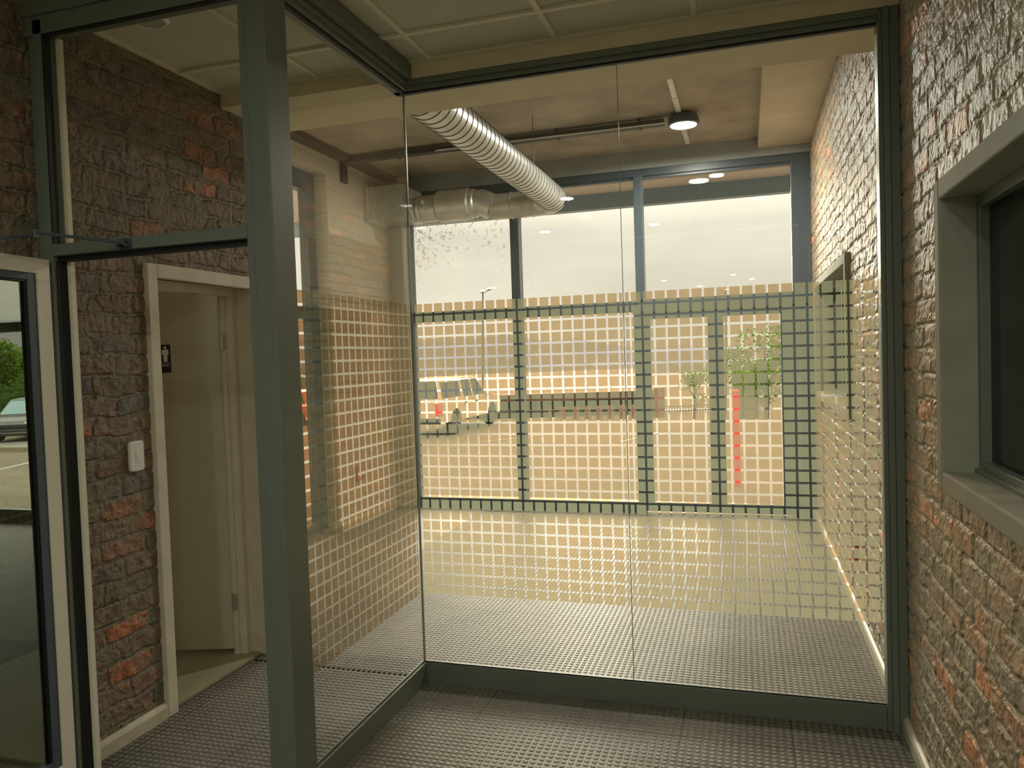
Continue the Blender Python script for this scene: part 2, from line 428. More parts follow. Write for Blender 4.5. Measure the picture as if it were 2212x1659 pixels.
alu = pbr('grey_aluminium', (.17, .195, .165), .38, .0, bump=.0002, bscale=400, spec=.5)
alu_dk = pbr('hazed_charcoal_aluminium', (.075, .100, .120), .35, spec=.5)  # charcoal lifted bluish: glare haze over the frames put into the colour
alu_lit = pbr('window_lit_aluminium', (.82, .76, .63), .3, 0, spec=.6)  # frame aluminium with the window's reflected light put into the colour
gask = pbr('black_gasket', (.008, .009, .010), .6)
tile_m = pbr('ceiling_tile', (.66, .65, .53), .8, bump=.0006, bscale=180, var=.06, vscale=2)
tbar_m = pbr('tee_bar', (.80, .77, .62), .45)
plaster = pbr('painted_plaster', (.80, .76, .64), .8, bump=.0006, bscale=90, var=.04, vscale=4)
bulk_m = pbr('bulkhead_paint', (.80, .72, .52), .8, bump=.0005, bscale=60, var=.05)
conc = pbr('raw_concrete', (.42, .36, .29), .85, bump=.003, bscale=14, var=.30, vscale=2.2)
conc_lt = pbr('pale_concrete', (.62, .54, .42), .85, bump=.002, bscale=20, var=.12, vscale=2.0)
surround = pbr('cement_surround', (.36, .355, .28), .8, bump=.0012, bscale=70, var=.10, vscale=8)
doorpaint = pbr('door_paint', (.50, .47, .34), .5, bump=.0002, bscale=200, var=.03)
framepaint = pbr('door_frame_paint', (.66, .60, .48), .6, bump=.0008, bscale=90, var=.08, vscale=9)
skirt = pbr('painted_skirting', (.56, .51, .38), .45, bump=.0006, bscale=60, var=.12, vscale=12)
galv = pbr('galvanised_steel', (.72, .73, .69), .38, .6, bump=.0006, bscale=12, var=.14, vscale=5)
galv_dk = pbr('duct_seam_steel', (.10, .10, .11), .5, .6)
white_pl = pbr('white_plastic', (.80, .80, .74), .35)
black_pl = pbr('black_plastic', (.012, .014, .016), .4)
chrome = pbr('steel', (.5, .5, .48), .25, 1)
screed = pbr('toilet_floor', (.34, .32, .20), .55, var=.1)

# ------------------------------------------------------------------ dimensions
xA, yB, xR, xL, xL2, yF = -1.511, 3.312, .591, -2.508, -3.59, 7.374
ZC, ZS = 2.922, 3.48            # near ceiling, concrete slab
G0, G1 = .102, 2.8045           # glass bottom / top

def grid_wall(name, plane, c, u0, u1, v0, v1, mat, flip=False, step=.012, holes=(), thick=.15):
    """a wall face gridded for relief, holes = (u0,u1,v0,v1); with a plain back"""
    bm = bmesh.new()
    us = sorted(set([u0, u1] + [h[i] for h in holes for i in (0, 1) if u0 < h[i] < u1])); vs = sorted(set([v0, v1] + [h[i] for h in holes for i in (2, 3) if v0 < h[i] < v1]))
    def sub(l):
        r = []
        for a, b in zip(l, l[1:]):
            n = max(1, int(round((b-a)/step))); r += [a+(b-a)*k/n for k in range(n)]
        return r+[l[-1]]
    U, V = sub(us), sub(vs)
    vv = {}
    def P(i, j, off=0):
        k = (i, j, off)
        if k not in vv:
            vv[k] = bm.verts.new((c+off, U[i], V[j]) if plane == 'yz' else (U[i], c+off, V[j]))
        return vv[k]
    for i in range(len(U)-1):
        for j in range(len(V)-1):
            um, vm = (U[i]+U[i+1])/2, (V[j]+V[j+1])/2
            if any(h[0] < um < h[1] and h[2] < vm < h[3] for h in holes): continue
            f = [P(i, j), P(i+1, j), P(i+1, j+1), P(i, j+1)]
            bm.faces.new(f[::-1] if flip else f)
    # coarse back leaf and reveals
    for a, b in zip(us, us[1:]):
        for d, e_ in zip(vs, vs[1:]):
            if any(h[0] < (a+b)/2 < h[1] and h[2] < (d+e_)/2 < h[3] for h in holes): continue
            pts = [(a, d), (b, d), (b, e_), (a, e_)]
            q = [bm.verts.new((c+thick, p[0], p[1]) if plane == 'yz' else (p[0], c+thick, p[1])) for p in pts]
            bm.faces.new(q if flip else q[::-1])
    s = .03 if thick > 0 else -.03
    def strip(a, b):
        A = [(a[0], a[1]), (b[0], b[1])]
        q = []
        for (p, o) in ((A[0], s*.2), (A[1], s*.2), (A[1], thick), (A[0], thick)):
            q.append(bm.verts.new((c+o, p[0], p[1]) if plane == 'yz' else (p[0], c+o, p[1])))
        bm.faces.new(q)
    for r in [(u0, u1, v0, v1)] + [(max(h[0], u0), min(h[1], u1), max(h[2], v0), min(h[3], v1)) for h in holes]:
        strip((r[0], r[2]), (r[1], r[2])); strip((r[0], r[3]), (r[1], r[3])); strip((r[0], r[2]), (r[0], r[3])); strip((r[1], r[2]), (r[1], r[3]))
    me = bpy.data.meshes.new(name); bm.to_mesh(me); bm.free(); me.materials.append(mat)
    o = bpy.data.objects.new(name, me); COL.objects.link(o); return o

# ------------------------------------------------------------------ the setting
# floors
def studded(name, x0, x1, y0, y1, mat, studs):
    import numpy as np
    P = .02857; n = 14
    prof = [(.0108, 0.0), (.0101, .0013), (.0088, .0016)]
    cs = []
    for (a0, a1, b0, b1) in studs:
        i0, i1 = int(math.ceil((a0+1.1415)/P-.5)), int((a1+1.1415)/P-.5)
        j0, j1 = int(math.ceil((b0-3.918)/P-.5)), int((b1-3.918)/P-.5)
        I, J = np.meshgrid(np.arange(i0, i1+1), np.arange(j0, j1+1))
        cs.append(np.stack([(I.ravel()+.5)*P-1.1415, (J.ravel()+.5)*P+3.918], 1))
    cs = np.concatenate(cs); m = len(cs)
    ang = np.arange(n)*2*np.pi/n
    ring = np.concatenate([np.stack([r*np.cos(ang), r*np.sin(ang), np.full(n, z)], 1) for r, z in prof])
    V = ring[None].repeat(m, 0); V[:, :, :2] += cs[:, None, :]
    K = len(prof)*n
    V = V.reshape(-1, 3)
    base = np.array([(x0, y0, 0), (x1, y0, 0), (x1, y1, 0), (x0, y1, 0), (x0, y0, -.15), (x1, y0, -.15), (x1, y1, -.15), (x0, y1, -.15)], float)
    allv = np.concatenate([V, base])
    k = np.arange(n); k2 = (k+1) % n
    q = np.concatenate([np.stack([k+o, k2+o, k2+o+n, k+o+n], 1) for o in range(0, (len(prof)-1)*n, n)])
    Q = (q[None] + (np.arange(m)*K)[:, None, None]).reshape(-1)
    top = (np.arange(n)+(len(prof)-1)*n)[None] + (np.arange(m)*K)[:, None]
    o = m*K
    bf = np.array([(0, 1, 2, 3), (7, 6, 5, 4), (0, 4, 5, 1), (1, 5, 6, 2), (2, 6, 7, 3), (3, 7, 4, 0)])+o
    loops = np.concatenate([Q, top.reshape(-1), bf.reshape(-1)]).astype(np.int32)
    tot = np.concatenate([np.full(len(Q)//4, 4), np.full(m, n), np.full(6, 4)]).astype(np.int32)
    st = np.concatenate([[0], np.cumsum(tot)[:-1]]).astype(np.int32)
    me = bpy.data.meshes.new(name)
    me.vertices.add(len(allv)); me.vertices.foreach_set('co', allv.astype(np.float32).ravel())
    me.loops.add(len(loops)); me.loops.foreach_set('vertex_index', loops)
    me.polygons.add(len(tot)); me.polygons.foreach_set('loop_start', st)
    try: me.polygons.foreach_set('loop_total', tot)
    except Exception: pass
    me.update(calc_edges=True); me.validate()
    me.materials.append(mat)
    ob = bpy.data.objects.new(name, me); COL.objects.link(ob); return ob
fl = studded('floor', xL-.02, 1.2, -2.5, 7.5, stud, [(xL, xR-.02, 1.6, 3.36), (-2.6, xR-.02, 3.34, 7.36)])
fl2 = MB().box(xL2-.25, xL-.02, 2.2, 7.5, -.15, 0).build('floor_room', stud, origin=False)
struct(fl2, 'rubber floor along the limewashed wall', 'floor')
fl3 = MB().box(-9.2, xL-.02, .3, 2.2, -.15, 0).box(-9.2, xL2-.25, 2.2, 6.05, -.15, 0).build('floor_added_lobby', pbr('dimmed_rubber', (.035, .034, .028), .55, bump=.001, bscale=60), origin=False)  # added lobby floor, its dimness put into the dark colour
struct(fl3, 'darkened floor of the added side lobby', 'floor')
struct(fl, 'grey-brown rubber coin floor of round studs in square tiles', 'floor')
# left wall (brown brick), with added opening into the made-up lobby, and toilet doorway
TD0, TD1, TDZ = 2.768, 3.44, 1.956      # toilet doorway
wl = grid_wall('wall_left', 'yz', xL, -2.5, 3.70, 0, 3.0, brick_l, flip=False, holes=((.5, 2.228, -.1, 1.925), (TD0, TD1, -.1, TDZ)), thick=-.03, step=.010)
struct(wl, 'dark brown rough brick wall around the toilet door on the left', 'wall')
# right wall (buff brick) running into the glazed room, two windows
NW = (.52, 2.60, 1.13, 2.01)            # near window opening
FW = (4.85, 6.93, 1.15, 2.07)            # far window opening
wr = grid_wall('wall_right', 'yz', xR, -2.5, 7.5, 0, 3.6, brick_r, flip=True, holes=(NW, FW), thick=.15, step=.012)
struct(wr, 'buff rough brick wall along the right side through both rooms', 'wall')
# room left wall beyond glass
LW = (4.55, 6.13, 0, 3.27)
b = MB()
b.box(xL2-.25, xL2, 3.60, LW[0], 0, ZS); b.box(xL2-.25, xL2, LW[1], yF+.16, 0, ZS); b.box(xL2-.25, xL2, LW[0], LW[1], LW[3], ZS)
struct(b.build('wall_room_left', wash, origin=False), 'pale limewashed wall beside the tall side window beyond the glass', 'wall')
b = MB().box(xL2-.2, xL-.15, 3.60, 3.70, 0, ZS).box(xL-.15, xL, 3.701, 3.761, 0, ZS)
struct(b.build('wall_return', plaster, origin=False), 'plain plastered return wall behind the toilet', 'wall')
# far wall: upstand above window, pier left, column right
b = MB()
b.box(xL2, -3.385, yF-.02, yF+.16, 0, ZS)
struct(b.build('wall_far_pier', plaster, origin=False), 'white plastered pier left of the far glazing', 'wall')
b = MB().box(-3.385, xR, yF, yF+.16, 3.31, ZS)
struct(b.build('wall_far', pbr('grey_beam_paint', (.34, .37, .37), .8, bump=.002, bscale=20, var=.1), origin=False), 'concrete beam above the far glazing', 'wall')
# back wall and closing walls behind the camera
b = MB().box(xL, xR+.6, -2.6, -2.5, 0, ZC)
struct(b.build('wall_back', plaster, origin=False), 'plain wall behind the camera', 'wall')
# near ceiling
c_ = MB().box(xL, xR, -2.5, 3.284, ZC+.010, ZC+.05).build('ceiling', tile_m, origin=False)
struct(c_, 'grey suspended tile ceiling of the near lobby', 'ceiling')
b = MB()
TX = [xL+.012] + [-1.936+.588*k for k in range(5)]
for x in TX:
    if x < xR: b.box(x-.012, x+.012, -2.5, 3.284, ZC-.001, ZC+.012)
for k in range(5):
    y = 2.982-1.176*k
    b.box(xL, xR, y-.012, y+.012, ZC-.0025, ZC+.0115)
b.box(xL, xR, 3.26, 3.284, ZC-.002, ZC+.0115); b.box(xR-.02, xR, -2.5, 3.284, ZC-.002, ZC+.0115)
b.build('ceiling_grid', tbar_m, c_)
# bulkhead over the glass
b = MB().box(xL, xR, 3.284, 3.761, 2.856, ZS)
bk = b.build('ceiling_bulkhead', bulk_m, origin=False, bevel=.003)
struct(bk, 'painted bulkhead across the top of the glass partition', 'bulkhead')
# slab
sl = MB().box(xL2-.25, xR+.15, 3.6, yF+.16, ZS, ZS+.2).build('ceiling_slab', conc, origin=False)
struct(sl, 'bare brown concrete slab of the glazed room', 'ceiling')
sb = MB().box(.145, xR, 3.761, yF, 3.385, ZS).build('ceiling_beam', conc_lt, origin=False)
struct(sb, 'paler concrete band along the slab beside the brick wall', 'beam')
sb = MB().box(xL2, -3.47, 3.761, yF, 3.43, ZS).build('ceiling_edge_strip', pbr('dark_edge_tone', (.11, .09, .075), .85, bump=.002, bscale=20, var=.15), origin=False)  # narrow box in a darker tone than the slab
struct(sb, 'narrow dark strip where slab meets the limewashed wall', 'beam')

# skirtings
def skirting(name, pts, label):
    b = MB()
    (x0, y0), (x1, y1), (nx, ny) = pts
    prof = [(0, 0), (.022, 0), (.022, .052), (.016, .064), (.006, .070), (0, .070)]
    if x0 == x1:
        b.prism([(x0+nx*u, v) for u, v in prof], 'y', y0, y1)
    else:
        b.prism([(y0+ny*u, v) for u, v in prof], 'x', x0, x1)
    return struct(b.build(name, skirt, bevel=.001), label, 'skirting')
skirting('baseboard_left', ((xL+.004, 2.27), (xL+.004, 2.705), (1, 0)), 'cream skirting under the brown brick wall')
skirting('baseboard_right', ((xR-.004, -2.4), (xR-.004, 3.30), (-1, 0)), 'cream skirting along the near right brick wall')
skirting('baseboard_room_right', ((xR-.004, 3.42), (xR-.004, yF), (-1, 0)), 'white skirting beyond the glass under the right brick wall')
skirting('baseboard_room_left', ((xL2, 6.14), (xL2, yF-.02), (1, 0)), 'white skirting under the limewashed wall')

# ------------------------------------------------------------------ glass partition
gp = thing('glass_partition', (xA, 2.3, 0), 'frameless-jointed glass partition in grey aluminium frame with frosted square film', 'partition')
b = MB()
b.box(-1.530, -1.500, 2.305, yB-.006, 0, .0985)
b.build('bottom_rail', alu, gp, bevel=.0015)
b = MB().box(-1.530, .513, yB-.006, yB+.022, 0, .0985)
b.build('bottom_rail', alu, gp, bevel=.0015)
MB().box(-1.5165, -1.5125, 2.306, yB+.01, .0987, .104).build('gasket', gask, gp)
MB().box(-1.51, .513, yB+.001, yB+.0045, .0987, .104).build('gasket', gask, gp)
b = MB().box(-1.56, -1.487, 2.30, yB+.03, G1+.004, G1+.026).box(-1.552, -1.478, 2.30, yB-.012, G1+.026, 2.852).box(-1.56, -1.452, 2.30, 3.284, 2.856, ZC-.003)
b.build('head_rail', alu, gp, bevel=.002)
b = MB().box(-1.56, .513, yB-.018, yB+.05, G1+.004, G1+.024).box(-1.478, .52, yB-.034, yB+.05, G1+.024, 2.852)
b.build('head_rail', alu, gp, bevel=.002)
MB().box(-1.53, .513, yB-.004, yB+.016, G1-.004, G1+.004).build('gasket', gask, gp)
MB().box(-1.521, -1.501, 2.306, yB, G1-.004, G1+.004).build('gasket', gask, gp)
b = MB().box(.513, .531, yB-.020, yB+.05, 0, 2.852).box(.531, .553, yB-.036, yB+.06, 0, 2.856).box(.555, .588, yB-.028, yB+.05, 0, 2.856)
b.build('end_frame', alu, gp, bevel=.002)
b = MB().box(-1.554, -1.480, 2.178, 2.305, 0, ZC-.004)
b.build('post', alu, gp, bevel=.0025)
# panes
MB().box(-1.517, -1.507, 2.303, yB-.001, G0, G1).build('glass_pane', glass, gp)
pa = gp.children[-1]
MB().box(-1.5055, -.5075, yB, yB+.010, G0, G1).build('glass_pane', glass, gp)
pb = gp.children[-1]
MB().box(-.5045, .513, yB, yB+.010, G0, G1).build('glass_pane', glass, gp)
pc = gp.children[-1]
jt = pbr('joint_silicone', (.35, .36, .28), .3)
MB().box(-.5073, -.5047, yB+.001, yB+.009, G0, G1).build('silicone_joint', jt, gp)
MB().box(-1.5165, -1.5075, yB-.0008, yB+.008, G0, G1).build('silicone_joint', jt, gp)
PITCH_F, GAP = .0515, .0095
def film_quads(kind, lo, hi, g0, fixed, parent):
    b = MB()
    zr = [1.8165]
    k = 0
    while True:
        z1 = (1.765-PITCH_F*(k-1))-GAP/2 if k else 1.8165
        z0 = (1.765-PITCH_F*k)+GAP/2
        if z0 < .416: break
        j = int((lo-g0)/PITCH_F)-2
        while True:
            a = g0+PITCH_F*j+GAP/2; c = g0+PITCH_F*(j+1)-GAP/2
            if a > hi: break
            a2, c2 = max(a, lo), min(c, hi)
            if c2-a2 > .003:
                if kind == 'x': b.quad([(a2, fixed, z0), (c2, fixed, z0), (c2, fixed, z1), (a2, fixed, z1)])
                else: b.quad([(fixed, a2, z0), (fixed, c2, z0), (fixed, c2, z1), (fixed, a2, z1)])
            j += 1
        k += 1
    o = b.build('privacy_film', film, parent)
    o['label'] = 'frosted film cut in small squares'
    return o
film_quads('y', 2.318, 3.300, 2.357, -1.5185, pa)
film_quads('x', -1.498, -.512, -1.457, yB+.0115, pb)
film_quads('x', -.500, .510, -1.457, yB+.0115, pc)

# ------------------------------------------------------------------ door screen on the left (door_1): frame, transom, fixed light, open leaf
df = thing('door_1', (-2.0, 2.2, 0), 'grey aluminium doorway frame with glazed fanlight left of the post', 'door frame', kind='structure')
Y0, Y1 = 2.190, 2.245
b = MB().box(xL+.002, -2.470, Y0+.015, Y1+.02, 0, 2.84).box(-2.470, -2.428, Y0, Y1, 0, 2.84)
b.build('door_jamb', alu, df, bevel=.002)
MB().box(-1.590, -1.555, Y0, Y1+.02, 0, 2.84).build('door_jamb', alu, df, bevel=.002)
MB().box(xL+.002, -1.556, Y0, Y1+.01, 2.786, 2.852).box(xL+.002, -1.556, Y0-.012, Y1+.02, 2.852, ZC-.004).build('frame_head', alu, df, bevel=.002)
MB().box(-2.428, -1.590, Y0-.003, Y1, 1.979, 2.021).build('transom_bar', alu, df, bevel=.002)
MB().box(-2.428, -1.590, Y0+.02, Y1+.004, 1.962, 1.979).build('door_stop', gask, df)
fg = MB().box(-2.420, -1.598, Y0+.022, Y0+.028, 2.022, 2.785).build('fanlight_glass', glass, df)
b = MB().box(-2.428, -2.421, Y0-.001, Y0+.03, 2.0215, 2.785).box(-2.4275, -1.590, Y0+.002, Y0+.02, 2.778, 2.786)
b.build('glazing_gasket', gask, df)
b = MB().box(-2.4205, -2.404, Y1-.004, Y1+.016, 0.002, 1.962).box(-2.4205, -2.404, Y1-.004, Y1+.016, 2.022, 2.785)  # added strip: light on the jamb's inner side put into a pale colour
o = b.build('lit_jamb_strip', alu_lit, df, bevel=.001); o['label'] = 'pale strip painting the lit inner side of the hinge jamb'
MB().box(-2.428, -2.4215, Y0+.01, Y1+.01, 0.002, 1.962).build('door_seal', gask, df)

# open leaf, hinged on the left jamb, swung towards the camera
leaf = thing('door_leaf', (-2.452, 2.172, .008), 'open glass door leaf with aluminium stile painted window-lit at the left edge', 'door')
LA = R_(5.0)
TL = Matrix.Translation((-2.452, 2.172, .008)) @ Matrix.Rotation(LA - PI/2, 4, 'Z')   # local +x runs along the leaf towards the camera
def lf(name, boxes, mat, par=leaf, bev=.0015, **k):
    b = MB()
    for q in boxes: b.box(*q, T=TL)
    return b.build(name, mat, par, bevel=bev, **k)
LH = 1.955
lf('hinge_stile', [(0, .058, -.020, .022, 0, LH)], alu_lit)['label'] = 'satin aluminium stile with window light in its pale colour'
lf('lock_stile', [(.79, .85, -.020, .022, 0, LH)], alu_lit)
lf('top_rail', [(.058, .79, -.020, .022, LH-.055, LH)], alu_lit)
lf('bottom_rail', [(.058, .79, -.020, .022, 0, .10)], alu_lit)
lf('glazing_bead', [(.058, .096, -.016, .016, .10, LH-.055), (.752, .79, -.016, .016, .10, LH-.055), (.096, .752, -.016, .016, .10, .13), (.096, .752, -.016, .016, LH-.080, LH-.055)], alu_dk)
lf('glazing_gasket', [(.096, .104, -.012, .012, .13, LH-.08), (.104, .752, -.012, .012, LH-.088, LH-.080)], gask, bev=0)
lf('glass_pane', [(.104, .752, -.003, .003, .13, LH-.088)], glass_door, bev=0)  # tinted clear pane; its reflection is built as the lobby behind
# door closer: body on the leaf, two arms, shoe on the transom
dc = thing('door_closer', (-2.40, 1.75, 1.86), 'dark overhead door closer with jointed arm across the transom', 'door closer')
b = MB(); b.box(.30, .55, .024, .075, 1.86, 1.93, T=TL); b.build('closer_body', black_pl, dc, bevel=.006)
el_ = Vector((-2.29, 2.0, 2.022)); sh = Vector((-2.086, 2.165, 1.998)); bo = Vector((-2.33, 1.86, 1.985))
MB().tube([sh, el_+Vector((.006, 0, .004))], .0055, 8).build('arm', alu_dk, dc)
MB().tube([el_, bo, bo+Vector((0, -.01, -.05))], .006, 8).build('arm', alu_dk, dc)
MB().tube([el_+Vector((0, 0, -.014)), el_+Vector((0, 0, .014))], .009, 12).build('pivot', alu_dk, dc)
b = MB().box(sh.x-.028, sh.x+.022, 2.158, 2.187, 1.986, 1.993).box(sh.x-.028, sh.x+.022, 2.180, 2.187, 1.978, 2.016).box(sh.x-.012, sh.x+.012, 2.158, 2.172, 1.986, 2.008)
b.build('arm_shoe', alu_dk, dc, bevel=.001)

# ------------------------------------------------------------------ toilet doorway (door_2)
d2 = thing('door_2', (xL, 3.12, 0), 'beige plastered doorway to the toilet in the brown brick wall', 'door frame', kind='structure')
X1 = xL+.026
b = MB()
b.box(xL-.10, X1, TD0-.058, TD0, 0, TDZ+.060); b.box(xL-.10, X1, TD1, TD1+.062, 0, TDZ+.062); b.box(xL-.10, X1, TD0, TD1, TDZ, TDZ+.062)
b.build('architrave', framepaint, d2, bevel=.004)
X2 = xL-.10
b = MB()
for (a0, a1) in ((TD0, TD0+.035), (TD1-.035, TD1)): b.box(X2-.05, X2+.02, a0, a1, 0, TDZ)
b.box(X2-.05, X2+.02, TD0+.035, TD1-.035, TDZ-.035, TDZ); b.box(X2-.05, X2-.02, TD1-.05, TD1-.035, 0, TDZ-.035)
b.build('inner_frame', framepaint, d2, bevel=.003)
tl = thing('toilet_door', (-2.66, 3.385, .03), 'olive-beige flat toilet door standing ajar inside its doorway', 'door')
TT = Matrix.Translation((-2.655, 3.385, 0)) @ Matrix.Rotation(YAW, 4, 'Z')     # local -x runs along the leaf away from the hinge
MB().box(-.64, 0, 0, .038, .04, 1.925, T=TT).build('door_panel', doorpaint, tl, bevel=.002)
for z in (.25, 1.64):
    b = MB(); b.tube([TT @ Vector((.008, -.004, z)), TT @ Vector((.008, -.004, z+.085))], .006, 10); b.box(-.0, .030, -.004, 0, z, z+.085, T=TT)
    b.build('hinge', chrome, tl)
TS = TT @ Matrix.Translation((.022, 0, 0))
sg = thing('toilet_sign', TS @ Vector((-.335, -.004, 1.53)), 'small black toilet sign with white figure on the toilet door', 'sign')
zs0, zs1 = 1.530, 1.678
MB().box(-.385, -.285, -.005, -.0005, zs0, zs1, T=TS).build('plate', black_pl, sg, bevel=.003)
def figure(cx, skirted):
    b = MB()
    seg = 16
    c = [(cx+.0075*math.cos(2*PI*k/seg), 1.662+.0075*math.sin(2*PI*k/seg)) for k in range(seg)]
    b.prism(c, 'y', -.0066, -.0048, T=TS)
    if skirted:
        body = [(-.012, .0), (.012, 0), (.018, -.045), (.006, -.045), (.006, -.07), (-.006, -.07), (-.006, -.045), (-.018, -.045)]
    else:
        body = [(-.016, 0), (.016, 0), (.018, -.030), (.012, -.030), (.011, -.010), (.010, -.072), (.001, -.072), (0, -.035), (-.001, -.072), (-.010, -.072), (-.011, -.010), (-.012, -.030), (-.018, -.030)]
    b.prism([(cx+u, 1.6515+v*.9) for u, v in body], 'y', -.0066, -.0048, T=TS)
    b.build('figure', white_pl, sg)
figure(-.311, False); figure(-.357, True)
MB().box(-.378, -.292, -.0064, -.0048, 1.5795, 1.5815, T=TS).build('rule', white_pl, sg)
def text_mesh(txt, size, T, name, mat, parent, extrude=.0006):
    cu_ = bpy.data.curves.new(name, 'FONT'); cu_.body = txt; cu_.size = size; cu_.extrude = extrude; cu_.align_x = 'CENTER'; cu_.align_y = 'CENTER'
    tmp = bpy.data.objects.new(name+'_tmp', cu_); COL.objects.link(tmp)
    dg = bpy.context.evaluated_depsgraph_get()
    me = bpy.data.meshes.new_from_object(tmp.evaluated_get(dg))
    bpy.data.objects.remove(tmp)
    me.name = name; me.materials.clear(); me.materials.append(mat)
    org = T.translation.copy()
    Tm = T.copy(); Tm.translation = (0, 0, 0); me.transform(Tm)
    o = bpy.data.objects.new(name, me); COL.objects.link(o); o.parent = parent; o.location = org - wloc(parent)
    return o
text_mesh('RESTROOM', .0165, TS @ Matrix.Translation((-.335, -.0056, 1.568)) @ Matrix.Rotation(PI/2, 4, 'X'), 'lettering', white_pl, sg)
# toilet room behind
b = MB().box(xL-1.3, xL-.02, 2.25, 3.6, -.01, .012)
struct(b.build('floor_toilet', screed, origin=False), 'olive-beige smooth floor inside the toilet', 'floor')
def wall_seg(name, p, q, t_, z0, z1, mat, label):
    d = Vector((q[0]-p[0], q[1]-p[1], 0)); n = Vector((-d.y, d.x, 0)).normalized()*t_
    b = MB()
    b.prism([(p[0], p[1]), (q[0], q[1]), (q[0]+n.x, q[1]+n.y), (p[0]+n.x, p[1]+n.y)], 'z', z0, z1)
    return struct(b.build(name, mat, origin=False), label, 'wall')
wall_seg('wall_toilet', (-2.54, 2.268), (-6.82, 6.01), -.05, 0, 3.0, plaster, 'splayed plain wall between added side lobby and toilet')
b = MB().box(xL-1.3, xL-.16, 2.3, 3.6, 2.4, 2.45)
struct(b.build('ceiling_toilet', plaster, origin=False), 'plain ceiling over the toilet', 'ceiling')

# light switch
sw = thing('light_switch', (xL+.012, 2.606, 1.118), 'white rounded light switch plate on the brown brick wall', 'light switch')
def rrect(w, h, r, n=6):
    pts = []
    for cx, cy, a0 in ((w/2-r, h/2-r, 0), (-w/2+r, h/2-r, 90), (-w/2+r, -h/2+r, 180), (w/2-r, -h/2+r, 270)):
        for k in range(n+1):
            a = R_(a0+90*k/n); pts.append((cx+r*math.cos(a), cy+r*math.sin(a)))
    return pts
b = MB().prism([(2.606+u, 1.183+v) for u, v in rrect(.078, .128, .014)], 'x', xL+.006, xL+.021); b.build('plate', white_pl, sw, bevel=.004)
b = MB().prism([(2.606+u, 1.181+v) for u, v in rrect(.017, .040, .002)], 'x', xL+.020, xL+.024); b.build('rocker', white_pl, sw, bevel=.001)

# ------------------------------------------------------------------ windows in the right wall (window_3 near, window_4 far)
def wall_window(name, op, label, beyond):
    y0, y1, z0, z1 = op
    t = thing(name, (xR, (y0+y1)/2, z0), label, 'window', kind='structure')
    b = MB(); xo = xR-.032; w = .058; xi = xR+.075
    b.box(xo, xi, y0-.028, y0+.03, z0-.03, z1+.03); b.box(xo, xi, y1-.03, y1+.028, z0-.03, z1+.03)
    b.box(xo, xi, y0+.03, y1-.03, z0-.03, z0+.03); b.box(xo, xi, y0+.03, y1-.03, z1-.03, z1+.03)
    b.build('surround', surround, t, bevel=.006)
    b = MB(); a0, a1, c0, c1 = y0+.03, y1-.03, z0+.03, z1-.03; f = .036; x0, x1 = xR+.068, xR+.105
    b.box(x0, x1, a0, a0+f, c0, c1); b.box(x0, x1, a1-f, a1, c0, c1); b.box(x0, x1, a0+f, a1-f, c0, c0+f); b.box(x0, x1, a0+f, a1-f, c1-f, c1)
    b.box(x0, x1, (a0+a1)/2-.02, (a0+a1)/2+.02, c0+f, c1-f)
    b.build('window_frame', alu, t, bevel=.002)
    b = MB().box(x0-.012, x0, a0, a1, c0, c0+.014); b.build('sill_bead', alu, t, bevel=.001)
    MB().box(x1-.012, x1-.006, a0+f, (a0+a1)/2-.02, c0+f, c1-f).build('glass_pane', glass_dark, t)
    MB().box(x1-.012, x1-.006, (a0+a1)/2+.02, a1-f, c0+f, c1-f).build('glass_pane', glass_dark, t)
    return t
wall_window('window_3', NW, 'dark internal window with cement surround in the near right brick wall', None)
wall_window('window_4', FW, 'dark internal window in the right brick wall beyond the glass', None)
# dark room behind those windows
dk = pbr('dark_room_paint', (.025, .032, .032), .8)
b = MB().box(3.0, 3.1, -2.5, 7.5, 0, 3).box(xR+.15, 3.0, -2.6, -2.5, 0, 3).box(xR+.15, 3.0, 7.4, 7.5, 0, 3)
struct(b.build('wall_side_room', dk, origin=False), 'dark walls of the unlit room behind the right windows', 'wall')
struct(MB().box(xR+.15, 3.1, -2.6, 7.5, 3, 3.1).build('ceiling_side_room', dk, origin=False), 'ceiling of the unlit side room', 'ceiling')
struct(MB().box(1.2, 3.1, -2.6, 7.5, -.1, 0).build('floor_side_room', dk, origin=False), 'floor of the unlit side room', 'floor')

# ------------------------------------------------------------------ far glazing (window_1) with door (door_3)
w1 = thing('window_1', (-1.4, yF, 0), 'dark-framed far glazing wall facing the car park', 'window', kind='structure')
YA, YZ = yF+.005, yF+.095
def fr(name, x0, x1, z0, z1, par=w1, y0=YA, y1=YZ, mat=alu_dk): return MB().box(x0, x1, y0, y1, z0, z1).build(name, mat, par, bevel=.003)
fr('frame_head', -3.385, xR, 3.24, 3.31)
fr('frame_jamb', -3.385, -3.345, 0, 3.24)
fr('corner_post', .419, xR, 2.06, 3.24); fr('corner_post', .381, xR, 0, 1.95)
fr('mullion', -2.245, -2.155, .105, 3.24, y0=YA-.03)
fr('mullion', -.998, -.915, 2.06, 3.24, y0=YA-.03)
fr('transom_bar', -3.345, -.998, 1.95, 2.055); fr('transom_bar', -.998, xR, 1.95, 2.065, y0=YA-.012)
fr('sill_rail', -3.345, -1.0, 0, .105, y0=YA-.02)
fr('glazing_bead', -3.345, .419, 3.215, 3.24, y0=YA+.02)
fr('mullion', -1.03, -.955, 0, 1.95)
YG = yF+.05
